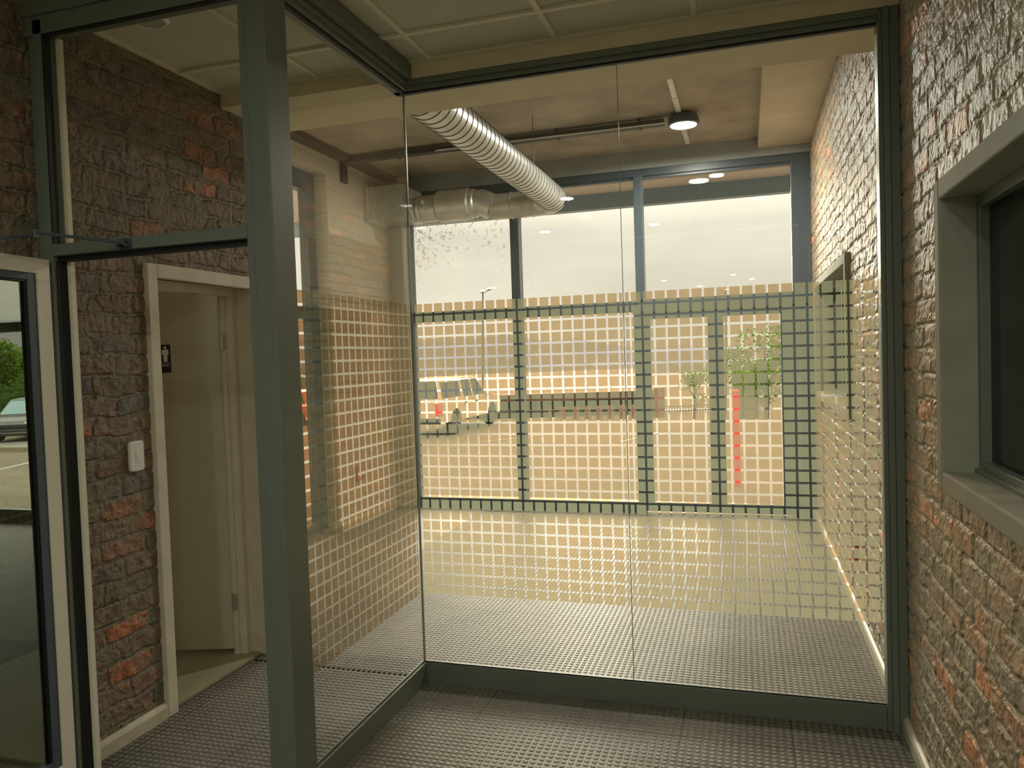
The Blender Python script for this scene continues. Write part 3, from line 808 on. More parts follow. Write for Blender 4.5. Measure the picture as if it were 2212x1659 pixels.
for i, (a, c, z0, z1, gm) in enumerate(((-3.345, -2.245, 2.055, 3.215, glass_dirty), (-2.155, -.998, 2.055, 3.215, glass_out), (-.915, .419, 2.065, 3.215, glass_out),
                       (-3.345, -2.245, .105, 1.95, glass_out), (-2.155, -1.03, .105, 1.95, glass_out))):
    MB().box(a, c, YG, YG+.006, z0, z1).build('glass_pane', gm, w1)
def gdoor(name, x0, x1, handle_x, label):
    t = thing(name, ((x0+x1)/2, yF, .01), label, 'door', kind='structure')
    for a, c in ((x0, x0+.07), (x1-.07, x1)): MB().box(a, c, YA+.01, YZ-.02, .012, 1.945).build('stile', alu_dk, t, bevel=.002)
    MB().box(x0+.07, x1-.07, YA+.01, YZ-.02, .012, .10).build('bottom_rail', alu_dk, t, bevel=.002)
    MB().box(x0+.07, x1-.07, YA+.01, YZ-.02, 1.875, 1.945).build('top_rail', alu_dk, t, bevel=.002)
    MB().box(x0+.07, x1-.07, YG, YG+.006, .10, 1.875).build('glass_pane', glass_out, t)
    if handle_x:
        h = MB().tube([(handle_x, YA+.01, .88), (handle_x, YA-.05, .88), (handle_x, YA-.05, 1.21), (handle_x, YA+.01, 1.21)], .011, 10)
        h.build('pull_handle', chrome, t)
gdoor('door_3', -.950, -.270, -.325, 'dark-framed glass entrance door leaf with pull handle in the far glazing')
gdoor('door_4', -.2695, .378, None, 'dark-framed glass door leaf next to the right corner post')

# left side window (window_2), full height
w2 = thing('window_2', (xL2-.15, 5.3, 0), 'tall dark-framed side window in the limewashed wall', 'window', kind='structure')
XX0, XX1 = xL2-.22, xL2-.13
def fy(name, y0, y1, z0, z1, mat=alu_dk, x0=XX0, x1=XX1): return MB().box(x0, x1, y0, y1, z0, z1).build(name, mat, w2, bevel=.003)
fy('frame_jamb', LW[1]-.125, LW[1], 0, LW[3]); fy('frame_jamb', LW[0], LW[0]+.1, 0, LW[3])
fy('frame_head', LW[0]+.1, LW[1]-.125, 3.10, LW[3]); fy('sill_rail', LW[0]+.1, LW[1]-.125, 0, .11)
fy('transom_bar', LW[0]+.1, LW[1]-.125, 1.95, 2.055)
for z0, z1 in ((.11, 1.95), (2.055, 3.10)): MB().box(XX0+.04, XX0+.046, LW[0]+.1, LW[1]-.125, z0, z1).build('glass_pane', glass_out, w2)

# outside soffit and fascia beam
soff = pbr('soffit_board', (.80, .70, .62), .8)
sf = MB().box(-8, 4, yF+.16, 8.55, 3.352, 3.45).build('soffit', soff, origin=False); struct(sf, 'pale boarded soffit outside above the far glazing', 'soffit')
fa = MB().box(-8, 4, 8.5, 8.62, 3.185, 3.46).build('fascia_beam', pbr('blue_grey_steel', (.30, .42, .52), .5), origin=False); struct(fa, 'dark steel fascia beam at the edge of the soffit', 'beam')
sf2 = MB().box(-4.9, xL2-.25, 4.0, yF+.16, 3.22, 3.30).build('soffit_side', soff, origin=False); struct(sf2, 'boarded soffit outside the tall side window', 'soffit')
fa2 = MB().box(-5.0, -4.9, 4.0, yF+.16, 3.08, 3.34).build('fascia_beam_side', alu_dk, origin=False); struct(fa2, 'dark fascia at the edge of the side soffit', 'beam')

# added side lobby, built in place of the reflection in the open leaf
LY = 5.98
w5 = thing('window_5', (-7.5, LY, 0), 'dark-framed glazing of the added side lobby, in place of the reflection in the open leaf', 'window', kind='structure')
b = MB().box(-9.2, -6.45, LY, LY+.08, 1.985, 2.085).box(-9.2, -6.45, LY, LY+.08, .03, .135).box(-9.2, -9.1, LY, LY+.08, .135, 3.0).box(-8.35, -8.27, LY, LY+.08, .135, 3.0)
b.build('window_frame', alu_dk, w5, bevel=.003)
MB().box(-9.1, -8.35, LY+.04, LY+.046, .135, 1.985).build('glass_pane', glass_out, w5)
MB().box(-8.27, -6.45, LY+.04, LY+.046, .135, 1.985).build('glass_pane', glass_out, w5)
MB().box(-9.1, -6.45, LY+.04, LY+.046, 2.085, 3.0).build('glass_pane', glass_out, w5)
MB().box(-9.2, -6.5, LY+.0, LY+.08, 0, .03).build('threshold', alu_dk, w5)
struct(MB().box(-9.3, -9.2, -.5, 6.1, 0, 3).build('wall_added_lobby_far', plaster, origin=False), 'far plain wall of the added side lobby', 'wall')
struct(MB().box(-9.3, xL-.15, .3, .4, 0, 3).build('wall_added_lobby_back', plaster, origin=False), 'back wall of the added side lobby', 'wall')
b = MB(); b.prism([(-9.3, .3), (xL-.15, .3), (xL-.15, 2.36), (-6.82, 6.06), (-9.3, 6.06)], 'z', 3.0, 3.06)
struct(b.build('ceiling_added_lobby', tile_m, origin=False), 'ceiling of the added side lobby', 'ceiling')

# ------------------------------------------------------------------ services in the glazed room
dk_t = thing('air_duct', (-1.665, 5.4, 2.86), 'galvanised spiral air duct turning along the far glazing to a box plenum', 'duct')
DX, DZ, DY, DR = -1.665, 3.0, 7.0, .122
b = MB()
path = [(DX, 3.75, DZ), (DX, 5.2, DZ), (DX, DY-.20, DZ)]
for k in range(1, 9):
    a = PI/2*k/8; path.append((DX-.20+.20*math.cos(a), DY-.20+.20*math.sin(a), DZ))
path += [(DX-.5, DY, DZ), (-2.30, DY, DZ)]
b.tube(path, DR, 40)
b.build('spiral_duct', galv, dk_t, smooth=True)
# helical lock seam
def helix(y0, y1, pitch, r):
    n = int((y1-y0)/pitch*36); return [(DX+r*math.cos(2*PI*k/36), y0+(y1-y0)*k/n, DZ+r*math.sin(2*PI*k/36)) for k in range(n+1)]
MB().tube(helix(3.78, DY-.16, .085, DR+.0006), .0030, 6).build('lock_seam', galv_dk, dk_t, smooth=True)
for x in (-1.90, -1.98, -2.10, -2.27):
    MB().lathe([(DR-.002, -.006), (DR+.005, -.003), (DR+.005, .003), (DR-.002, .006)], (x, DY, DZ), 'x', 40).build('joint_band', galv, dk_t, smooth=True)
# offset piece, fan casing and collars
b = MB(); b.tube([(-2.29, DY, DZ), (-2.42, DY, DZ+.06), (-2.50, DY, DZ+.06)], [DR+.004, DR+.004, DR], 40); b.build('duct_bend', galv, dk_t, smooth=True)
ZF = DZ+.055
b = MB().lathe([(.125, -2.86), (.153, -2.845), (.153, -2.53), (.140, -2.515), (.140, -2.475), (.120, -2.46)], (0, DY, ZF), 'x', 44)
b.build('fan_casing', galv, dk_t, smooth=True)
b = MB().lathe([(.118, -3.02), (.132, -3.01), (.132, -2.865), (.118, -2.85)], (0, DY, ZF-.01), 'x', 44); b.build('fan_collar', galv, dk_t, smooth=True)
b = MB()
for k, x in enumerate((-3.19, -3.13, -3.07)): b.lathe([(.105+.006*k, x), (.118+.006*k, x+.008), (.118+.006*k, x+.045), (.105+.006*k, x+.055)], (0, DY, ZF-.01), 'x', 40)
b.build('flexible_collar', galv, dk_t, smooth=True)
b = MB().box(-3.545, -3.18, 6.86, 7.33, 2.965, 3.285).box(-3.585, -3.545, 6.84, 7.345, 2.945, 3.305)
b.build('plenum_box', galv, dk_t, bevel=.003)
MB().tube([(-2.93+.06*math.sin(a*PI/10)*0-.045+.009*a, 6.865-.004*math.sin(a*PI/10), ZF+.02-.075*math.sin(a*PI/10)) for a in range(11)], .004, 6).box(-2.985, -2.965, 6.85, 6.875, ZF+.015, ZF+.045).build('fan_cable', white_pl, dk_t)
for (hx, hy) in ((DX+.07, 5.95), (DX-.07, 4.6), (-2.2, DY)): MB().tube([(hx, hy, DZ+.10), (hx, hy, ZS)], .003, 6).build('hanger_rod', galv_dk, dk_t)

ct = thing('cable_tray', (-2.0, 6.4, 3.40), 'steel cable tray with cables across the slab to the round lamp', 'cable tray')
b = MB().box(xL2+.02, -.60, 6.36, 6.365, 3.415, 3.455).box(xL2+.02, -.60, 6.44, 6.445, 3.415, 3.455).box(xL2+.02, -.60, 6.36, 6.445, 3.412, 3.417)
b.build('tray_channel', galv_dk, ct)
b = MB()
for i in range(3): b.tube([(xL2+.04, 6.38+.022*i, 3.427), (-.60, 6.38+.022*i, 3.427)], .007, 6)
b.build('cable', pbr('grey_cable', (.12, .12, .12), .5), ct)
MB().tube([(-2.6, 6.335, 3.41), (-.56, 6.335, 3.41)], .006, 8).build('conduit', white_pl, ct)
for x in (-3.0, -2.3, -1.5, -.8):
    b = MB(); b.box(x-.012, x+.012, 6.35, 6.455, 3.405, 3.411).box(x-.012, x+.012, 6.35, 6.354, 3.405, ZS).box(x-.012, x+.012, 6.451, 6.455, 3.405, ZS)
    b.build('bracket', galv_dk, ct)
MB().box(xL2+.001, xL2+.03, 6.38, 6.48, 3.24, 3.46).build('drop_channel', galv_dk, ct, bevel=.002)
tr_ = MB().box(-.492, -.452, 3.765, 7.25, 3.462, 3.4795).box(-.497, -.447, 5.93, 5.97, 3.458, 3.4795).box(-.497, -.447, 6.85, 6.88, 3.458, 3.4795)
tag(tr_.build('cable_trunking', white_pl, bevel=.001), 'white surface trunking running along the concrete slab past the round lamp', 'trunking')

rl = thing('round_ceiling_light', (-.445, 6.38, 3.39), 'lit round ceiling lamp under the concrete slab at the end of the cable tray', 'ceiling light')
MB().lathe([(.085, .075), (.118, .062), (.128, .02), (.128, 0), (.108, -.006)], (-.445, 6.38, 3.39), 'z', 40).build('lamp_housing', alu_dk, rl, smooth=True)
MB().lathe([(.106, -.004), (.104, -.008), (.06, -.012)], (-.445, 6.38, 3.39), 'z', 40).build('diffuser', emit('lamp_glow', (1, .97, .88), 14), rl, smooth=True)
l = bpy.data.lights.new('round_lamp', 'AREA'); l.shape = 'DISK'; l.size = .2; l.energy = 52; l.color = (1, .97, .88)
lo = bpy.data.objects.new('round_lamp', l); COL.objects.link(lo); lo.parent = rl; lo.location = (0, 0, -.016)
MB().tube([(-.53, 6.37, 3.44), (-.515, 6.34, 3.43), (-.50, 6.33, 3.40)], .005, 8).build('gland', chrome, rl)
MB().box(-.47, -.42, 6.35, 6.41, 3.46, ZS).build('mount', alu_dk, rl)
sd = MB().lathe([(.038, 0), (.038, .014), (.030, .020)], (0, 0, 0), 'x', 28)
tag(sd.build('wall_disc', pbr('cream_plastic', (.62, .57, .42), .5), T=Matrix.Translation((xL2, 7.13, 3.53-.10))), 'small cream round fitting high on the limewashed wall above the plenum box', 'wall fitting')
lb = MB().tube([(xL2+.004, 6.75, 3.42), (xL2+.006, 6.95, 3.36), (xL2+.006, 6.95, 3.335)], .004, 6)
tag(lb.build('white_wire', white_pl), 'thin bent white wire on the limewashed wall', 'wire')

# small red fittings
red = pbr('red_plastic', (.55, .03, .03), .4)
b = MB().tube([(xR-.035, 4.50, .36), (xR-.03, 4.50, .49)], .012, 10)
t = thing('red_wall_fitting', (xR-.02, 4.5, .35), 'small red fitting on a white conduit low on the right brick wall', 'wall fitting')
b.build('red_cover', red, t)
MB().tube([(xR-.028, 4.50, .49), (xR-.028, 4.56, .56), (xR-.028, 4.60, .72)], .008, 8).build('conduit', white_pl, t)
t = thing('red_bracket', (xL2+.02, 6.46, .40), 'small red bent bracket low on the limewashed wall', 'bracket')
MB().tube([(xL2+.02, 6.44, .56), (xL2+.02, 6.44, .42), (xL2+.02, 6.58, .44)], .010, 8).build('bracket_arm', red, t)

# ceiling fittings in the near lobby
def downlight(x, y, label, on=True, r=.055, grp=None, watt=6.5):
    t = thing('downlight', (x, y, ZC-.006), label, 'ceiling light', grp)
    MB().lathe([(r+.022, .008), (r+.022, .001), (r+.012, -.006), (r+.002, -.006), (r+.001, .004)], (x, y, ZC), 'z', 32).build('trim_ring', white_pl, t, smooth=True)
    MB().lathe([(r, .004), (r, -.002), (r*.5, -.003)], (x, y, ZC), 'z', 32).build('lens', emit('downlight_glow', (1, .93, .80), 16) if on else pbr('lamp_lens', (.5, .48, .38), .4), t, smooth=True)
    if on:
        l = bpy.data.lights.new('downlight_lamp', 'AREA'); l.shape = 'DISK'; l.size = r*2; l.energy = watt; l.color = (.94, 1, .84)
        lo = bpy.data.objects.new('downlight_lamp', l); COL.objects.link(lo); lo.parent = t; lo.location = (0, 0, -.004)
downlight(-2.215, 2.49, 'unlit round flush ceiling light behind the fanlight', on=False)
G_ = 'lit downlights mirrored in the glass'
downlight(-.19, .45, 'lit round downlight mirrored in the glass below the soffit right of the lamp', grp=G_)
downlight(-1.46, .12, 'lit round downlight mirrored in the glass at the end of the duct elbow', grp=G_)
downlight(.14, -.63, 'lit round downlight mirrored faintly in the right sky pane', grp=G_)
downlight(-2.08, -1.5, 'lit round downlight mirrored faintly in the middle sky pane', grp=G_)
downlight(-.9, -1.6, 'added fill downlight, unseen at the back of the near ceiling', grp=G_)  # added lamp out of view, lifts the dark surfaces of the near room
lv = thing('louvre_light', (-.60, .10, ZC-.01), 'unlit silver louvre light fitting mirrored in the glass under the soffit', 'ceiling light')
b = MB()
LX0, LX1, LY0, LY1 = -.92, -.34, -.28, .44
b.box(LX0, LX1, LY0, LY1, ZC-.002, ZC+.006)
b.build('reflector', pbr('mirror_louvre', (.62, .66, .60), .2, 1), lv)
b = MB()
for i in range(4):
    x = LX0+(LX1-LX0)*i/3; b.box(x-.006, x+.006, LY0, LY1, ZC-.03, ZC-.002)
for i in range(8):
    y = LY0+(LY1-LY0)*i/7; b.box(LX0, LX1, y-.003, y+.003, ZC-.028, ZC-.004)
b.build('louvre', pbr('mirror_louvre', (.62, .66, .60), .2, 1), lv)

# ------------------------------------------------------------------ outside
ZG = -.80
b = MB()
rows = [(7.5, -.05), (9.0, -.25), (11.5, -.72), (14, ZG), (27, ZG-.02), (60, -3.75), (140, -5.5), (320, -6)]
bm = b.bm
prev = None
for y, z in rows:
    cur = [bm.verts.new((x, y, z)) for x in (-260, -60, -20, 0, 20, 60, 200)]
    if prev:
        for i in range(6): bm.faces.new((prev[i], prev[i+1], cur[i+1], cur[i]))
    prev = cur
g = b.build('ground', pave, origin=False); struct(g, 'block-paved car park outside', 'ground')
b = MB(); b.quad([(-60, 2, ZG), (-9.4, 2, ZG), (-9.4, 7.5, ZG+.05), (-60, 7.5, ZG+.05)]); b.quad([(-9.4, 6.1, -.04), (-3.84, 4.0, -.04), (-3.84, 7.5, -.04), (-9.4, 7.5, -.04)])
struct(b.build('ground_side', pave, origin=False), 'paved strip beside the building', 'ground')

def ground_hit(u, v):
    d = ray(u, v); o = Vector((0, 0, H)); k = (ZG-H)/d.z
    return o+d*k

# hills
hill = pbr('hazed_hills', (.105, .100, .112), .95, var=.2, vscale=.02)  # haze of the distance put into the grey-violet base colour
b = MB(); bm = b.bm
def ridge(dist, base_v, prof, name, mat, label):
    b = MB(); bm = b.bm; top = []; bot = []; back = []
    for u, v in prof:
        p = atdist(u, v, dist); q = atdist(u, 900, dist); q.z = -7
        top.append(bm.verts.new(p)); bot.append(bm.verts.new((q.x*.93, q.y*.93, -7))); back.append(bm.verts.new((q.x*1.2, q.y*1.2, -7)))
    for i in range(len(prof)-1):
        bm.faces.new((bot[i], bot[i+1], top[i+1], top[i])); bm.faces.new((top[i], top[i+1], back[i+1], back[i]))
    return struct(b.build(name, mat, origin=False), label, 'hills')
ridge(300, 0, [(-200, 700), (100, 690), (500, 740), (760, 728), (890, 737), (960, 729), (1040, 731), (1090, 722), (1180, 738), (1240, 730), (1330, 746), (1400, 752), (1460, 743), (1530, 748), (1640, 740), (1800, 748), (2000, 752)], 'hills', hill, 'low hills on the horizon with haze in their blue-grey colour')

# foliage
def leafmat(name, col):
    m, t = newmat(name)
    d = N(t, 'ShaderNodeBsdfDiffuse'); d.inputs[0].default_value = (*col, 1)
    tl_ = N(t, 'ShaderNodeBsdfTranslucent'); tl_.inputs[0].default_value = (*[c*1.1 for c in col], 1)
    mx = N(t, 'ShaderNodeMixShader'); mx.inputs[0].default_value = .35
    t.links.new(d.outputs[0], mx.inputs[1]); t.links.new(tl_.outputs[0], mx.inputs[2])
    o = N(t, 'ShaderNodeOutputMaterial'); t.links.new(mx.outputs[0], o.inputs[0]); return m
lf_a = leafmat('lime_leaves', (.085, .145, .015)); lf_b = leafmat('green_leaves', (.040, .085, .018)); bark = pbr('bark', (.10, .075, .05), .9)
def tree(base, height, rad, blobs, nleaf, lsize, mat, label, grp=None, name='tree'):
    t = thing(name, base, label, 'tree', grp)
    rnd = random.Random(hash(label) % 1000 if False else len(label)*7+int(base[0]*10))
    b = MB().tube([(base[0], base[1], base[2]), (base[0]+.05*rad, base[1], base[2]+height*.3), (base[0], base[1], base[2]+height*.75)], [.05*rad+.04, .035*rad+.03, .01*rad+.01], 8)
    for k in range(4):
        a = rnd.uniform(0, 2*PI); b.tube([(base[0], base[1], base[2]+height*.35), (base[0]+math.cos(a)*rad*.5, base[1]+math.sin(a)*rad*.5, base[2]+height*.7)], [.02*rad+.015, .008*rad], 6)
    b.build('trunk', bark, t)
    b = MB(); bm = b.bm
    cs = []
    for k in range(blobs):
        a = rnd.uniform(0, 2*PI); rr = rad*rnd.uniform(0, .75); zz = base[2]+height*rnd.uniform(.32, .88)
        cs.append((Vector((base[0]+rr*math.cos(a), base[1]+rr*math.sin(a), zz)), rad*rnd.uniform(.28, .5)*(1.1-.5*abs((zz-base[2])/height-.5))))
    for k in range(nleaf):
        c, r = cs[k % blobs]
        d = Vector((rnd.gauss(0, 1), rnd.gauss(0, 1), rnd.gauss(0, 1))).normalized()*r*rnd.uniform(.55, 1.05)
        p = c+d; s = lsize*rnd.uniform(.6, 1.3)
        u = Vector((rnd.gauss(0, 1), rnd.gauss(0, 1), rnd.gauss(0, .6))).normalized(); w = u.cross(Vector((rnd.gauss(0, 1), rnd.gauss(0, 1), rnd.gauss(0, 1)))).normalized()
        bm.faces.new([bm.verts.new(p+u*s), bm.verts.new(p+w*s*.5), bm.verts.new(p-u*s), bm.verts.new(p-w*s*.5)])
    b.build('foliage', mat, t, normals=False)
    return t
def tree_at(u, v_top, v_base, dist, wpx, mat, label, grp=None, n=1600):
    p = atdist(u, v_base, dist); q = atdist(u, v_top, dist)
    h = q.z-p.z; r = wpx/2/F_PX*dist
    tree((p.x, p.y, p.z), h, r, 14, n, r*.052, mat, label, grp)
tree_at(1655, 690, 930, 34, 170, lf_a, 'bright green tree right of the glass entrance door, beyond the paving', n=2600)
tree_at(1590, 735, 905, 42, 90, lf_a, 'smaller bright green tree left of the tall one', n=1500)
tree_at(1500, 775, 905, 44, 80, lf_a, 'bushy green tree behind the middle door leaf', n=1500)
GT = 'low lime green treetops above the long white roof'
for i, (u, vt, w) in enumerate(((1010, 785, 44), (1060, 768, 44), (1106, 765, 40), (1165, 785, 45), (1222, 780, 46), (1270, 776, 44), (1320, 783, 44))):
    tree_at(u, vt, 880, 75, w, lf_a, 'low lime green treetop above the long white roof', GT, n=500)
for i, (u, vt, w, lab) in enumerate(((-125, 745, 120, 'green tree standing left of the black car'), (38, 741, 160, 'dense green tree above the roof of the black car'))):
    tree_at(u, vt, 930, 38, w, (lf_b, lf_a)[i], lab, n=12000)
tree_at(36, 815, 945, 32, 150, lf_b, 'dark green shrub directly behind the black car', n=7000)
tree_at(655, 792, 905, 45, 90, lf_a, 'lime green bush seen through the tall side window', n=900)

# long white-roofed building beyond the fence
cb = thing('long_building', atdist(1200, 918, 58), 'long low building with ribbed white roof and pink pillars beyond the fence', 'building')
def P58(u, v, d=58): return atdist(u, v, d)
A0, A1 = P58(965, 912), P58(1412, 918)
dirx = (A1-A0); dirx.z = 0; Lb = dirx.length; dirx.normalize(); nrm = Vector((-dirx.y, dirx.x, 0))
zb = A0.z; z_e = P58(1200, 846).z; z_r = z_e+1.35
Tb = Matrix((dirx, nrm, Vector((0, 0, 1)))).transposed().to_4x4(); Tb.translation = Vector((A0.x, A0.y, 0))
roofm = pbr('white_sheet_roof', (.14, .13, .11), .6); pink = pbr('pink_brick', (.16, .075, .05), .8); brn = pbr('dark_brown_board', (.030, .018, .014), .8)
b = MB(); nrib = 110
prof = []
for k in range(nrib):
    x0 = Lb*k/nrib; x1 = Lb*(k+.5)/nrib; x2 = Lb*(k+1)/nrib
    for (a, c, dz) in ((x0, x1, .07), (x1, x2, 0)):
        b.quad([Tb @ Vector((a, -.4, z_e+dz)), Tb @ Vector((c, -.4, z_e+dz)), Tb @ Vector((c, 7, z_r+dz)), Tb @ Vector((a, 7, z_r+dz))])
b.build('roof', roofm, cb, normals=False)
b = MB().box(0, Lb, -.45, -.38, z_e-.12, z_e+.02, T=Tb); b.build('gutter', white_pl, cb)
b = MB().box(0, Lb, 1.0, 1.3, z_e-.75, z_e-.1, T=Tb); b.build('upper_wall', pink, cb)
b = MB().box(0, Lb, 1.4, 1.7, zb, z_e-.7, T=Tb); b.build('dark_wall', brn, cb)
for k, (u, w) in enumerate(((1188, .25), (1215, .5), (1245, .5), (1270, .5), (1295, .5), (1320, .5), (1345, .5), (1370, .5), (1425, .8))):
    x = (P58(u, 900)-A0).dot(dirx)
    b = MB().box(x-w/2, x+w/2, -.1, w-.1, zb-.2, z_e-(1.2 if k < 8 else -.05), T=Tb); b.build('pillar', pink, cb)
# railing in front
rf = thing('metal_railing', atdist(1200, 905, 38), 'low dark metal railing at the edge of the car park', 'railing')
a, c = atdist(1035, 905, 38), atdist(1545, 908, 38); z0 = a.z; z1 = atdist(1200, 886, 38).z
d_ = (c-a); d_.z = 0; Ln = d_.length; d_.normalize()
b = MB()
for zz in (z0+.08, z1): b.tube([(a.x, a.y, zz), (a.x+d_.x*Ln, a.y+d_.y*Ln, zz)], .02, 5)
b.build('rail', black_pl, rf)
b = MB()
k = 0.0
while k < Ln:
    p = a+d_*k; b.box(p.x-.012, p.x+.012, p.y-.012, p.y+.012, z0-.1, z1); k += .14
o_ = b.build('balusters', black_pl, rf); o_['kind'] = 'stuff'
# verge of ochre ground cover at the edge
b = MB()
a, c = atdist(960, 913, 36), atdist(1760, 917, 36)
for k in range(500):
    f = random.random(); p = a.lerp(c, f); p.y += random.uniform(-.6, .6); s = random.uniform(.06, .16)
    b.box(p.x-s, p.x+s, p.y-s*.4, p.y+s*.4, p.z-.35, p.z+random.uniform(-.05, .16))
vg = b.build('dry_ground_cover', pbr('ochre_plants', (.20, .13, .03), .9, var=.4, vscale=6)); tag(vg, 'strip of dry ochre ground cover below the railing', 'ground cover', kind='stuff')

# street lamps
def street_lamp(u, v0, v1, dist, arm, label):
    p = atdist(u, v1, dist); q = atdist(u, v0, dist)
    t = thing('street_lamp', p, label, 'street lamp')
    MB().tube([p, q], [.07, .045], 8).build('pole', galv_dk, t)
    b = MB(); b.tube([q, q+Vector((arm, 0, .18))], .03, 6); b.build('arm', galv_dk, t)
    b = MB(); e_ = q+Vector((arm, 0, .18)); b.box(e_.x-.25, e_.x+.25, e_.y-.12, e_.y+.12, e_.z-.03, e_.z+.07); b.lathe([(.12, 0), (.22, .06), (.1, .14)], q-Vector((0, 0, .02)), 'z', 12)
    b.build('lamp_head', galv, t)
street_lamp(1043, 632, 905, 42, .55, 'grey street lamp rising above the treetops left of the first mullion')
street_lamp(1568, 628, 905, 60, -.35, 'thin street lamp behind the film above the glass door')

# red post outside the glass door
p = ground_hit(1594, 1052)
rp = thing('red_post', p, 'slim red post on the paving outside the glass door', 'post')
zt = H + (atdist(1590, 857, 1)-Vector((0, 0, H))).z*(p-Vector((0, 0, H))).length/ray(1594, 1052).length
MB().tube([(p.x, p.y, p.z), (p.x, p.y, zt)], .055, 14).build('shaft', red, rp)
MB().lathe([(.058, 0), (.058, .12), (.03, .15)], (p.x, p.y, zt-.02), 'z', 14).build('cap', red, rp)

# grey mesh gate panel and small pavilion beyond
p = atdist(1640, 905, 40)
gt = thing('lattice_gate', p, 'pale grey lattice panel standing before the bright green tree', 'gate')
b = MB(); z1 = atdist(1640, 787, 40).z
for k in range(9):
    b.box(p.x+k*.085-.012, p.x+k*.085+.012, p.y-.02, p.y+.02, p.z, z1)
for k in range(12):
    z = p.z+(z1-p.z)*k/11; b.box(p.x, p.x+.68, p.y-.02, p.y+.02, z-.015, z+.015)
b.build('lattice', pbr('grey_gate_paint', (.11, .115, .12), .5), gt)
p = atdist(1612, 905, 50)
pv = thing('small_pavilion', p, 'small pavilion with pink roof left of the lattice panel', 'building')
MB().box(p.x-.8, p.x+.8, p.y-.6, p.y+.6, p.z, p.z+2.4).build('walls', pbr('cream_wall', (.13, .12, .09), .8), pv)
MB().prism([(p.x-1.2, p.z+2.4), (p.x+1.2, p.z+2.4), (p.x, p.z+3.2)], 'y', p.y-.9, p.y+.9).build('roof', pink, pv)

# painted bay lines and kerb
linep = pbr('white_road_paint', (.28, .27, .23), .7)
def line(u0, v0, u1, v1, w, label):
    a, c = ground_hit(u0, v0), ground_hit(u1, v1); a.z = c.z = ZG+.006
    d = (c-a).normalized(); n = Vector((-d.y, d.x, 0))*w/2
    b = MB().prism([((a-n).x, (a-n).y), ((c-n).x, (c-n).y), ((c+n).x, (c+n).y), ((a+n).x, (a+n).y)], 'z', ZG-.005, ZG+.004)
    tag(b.build('painted_line', linep), label, 'road marking', 'white parking bay lines')
line(-60, 1028, 95, 992, .10, 'white bay line on the paving in front of the black car')
line(42, 1110, 110, 1060, .10, 'white bay line nearest the added lobby glazing')
line(1040, 955, 1175, 940, .10, 'white bay line right of the white pickup')
line(1340, 955, 1420, 935, .10, 'white bay line behind the second mullion')
b = MB(); a, c = ground_hit(-120, 976), ground_hit(160, 974); a.z = c.z = ZG
d_ = c-a; Ln = d_.length; d_.normalize()
Tk = Matrix((d_, Vector((-d_.y, d_.x, 0)), Vector((0, 0, 1)))).transposed().to_4x4(); Tk.translation = a
for k in range(int(Ln/1.0)+1): b.box(k*1.0+.01, k*1.0+.99, 0, .15, -.05, .13, T=Tk)
struct(b.build('kerb', pbr('kerb_concrete', (.20, .165, .11), .85, var=.15), bevel=.01), 'pale concrete kerb in front of the black car', 'kerb')
b = MB().box(-.5, Ln+1, .15, 9, -.02, .012, T=Tk)
struct(b.build('car_park_bay', pbr('grey_asphalt', (.09, .09, .095), .9, var=.15), origin=False), 'grey asphalt bay behind the kerb', 'ground')

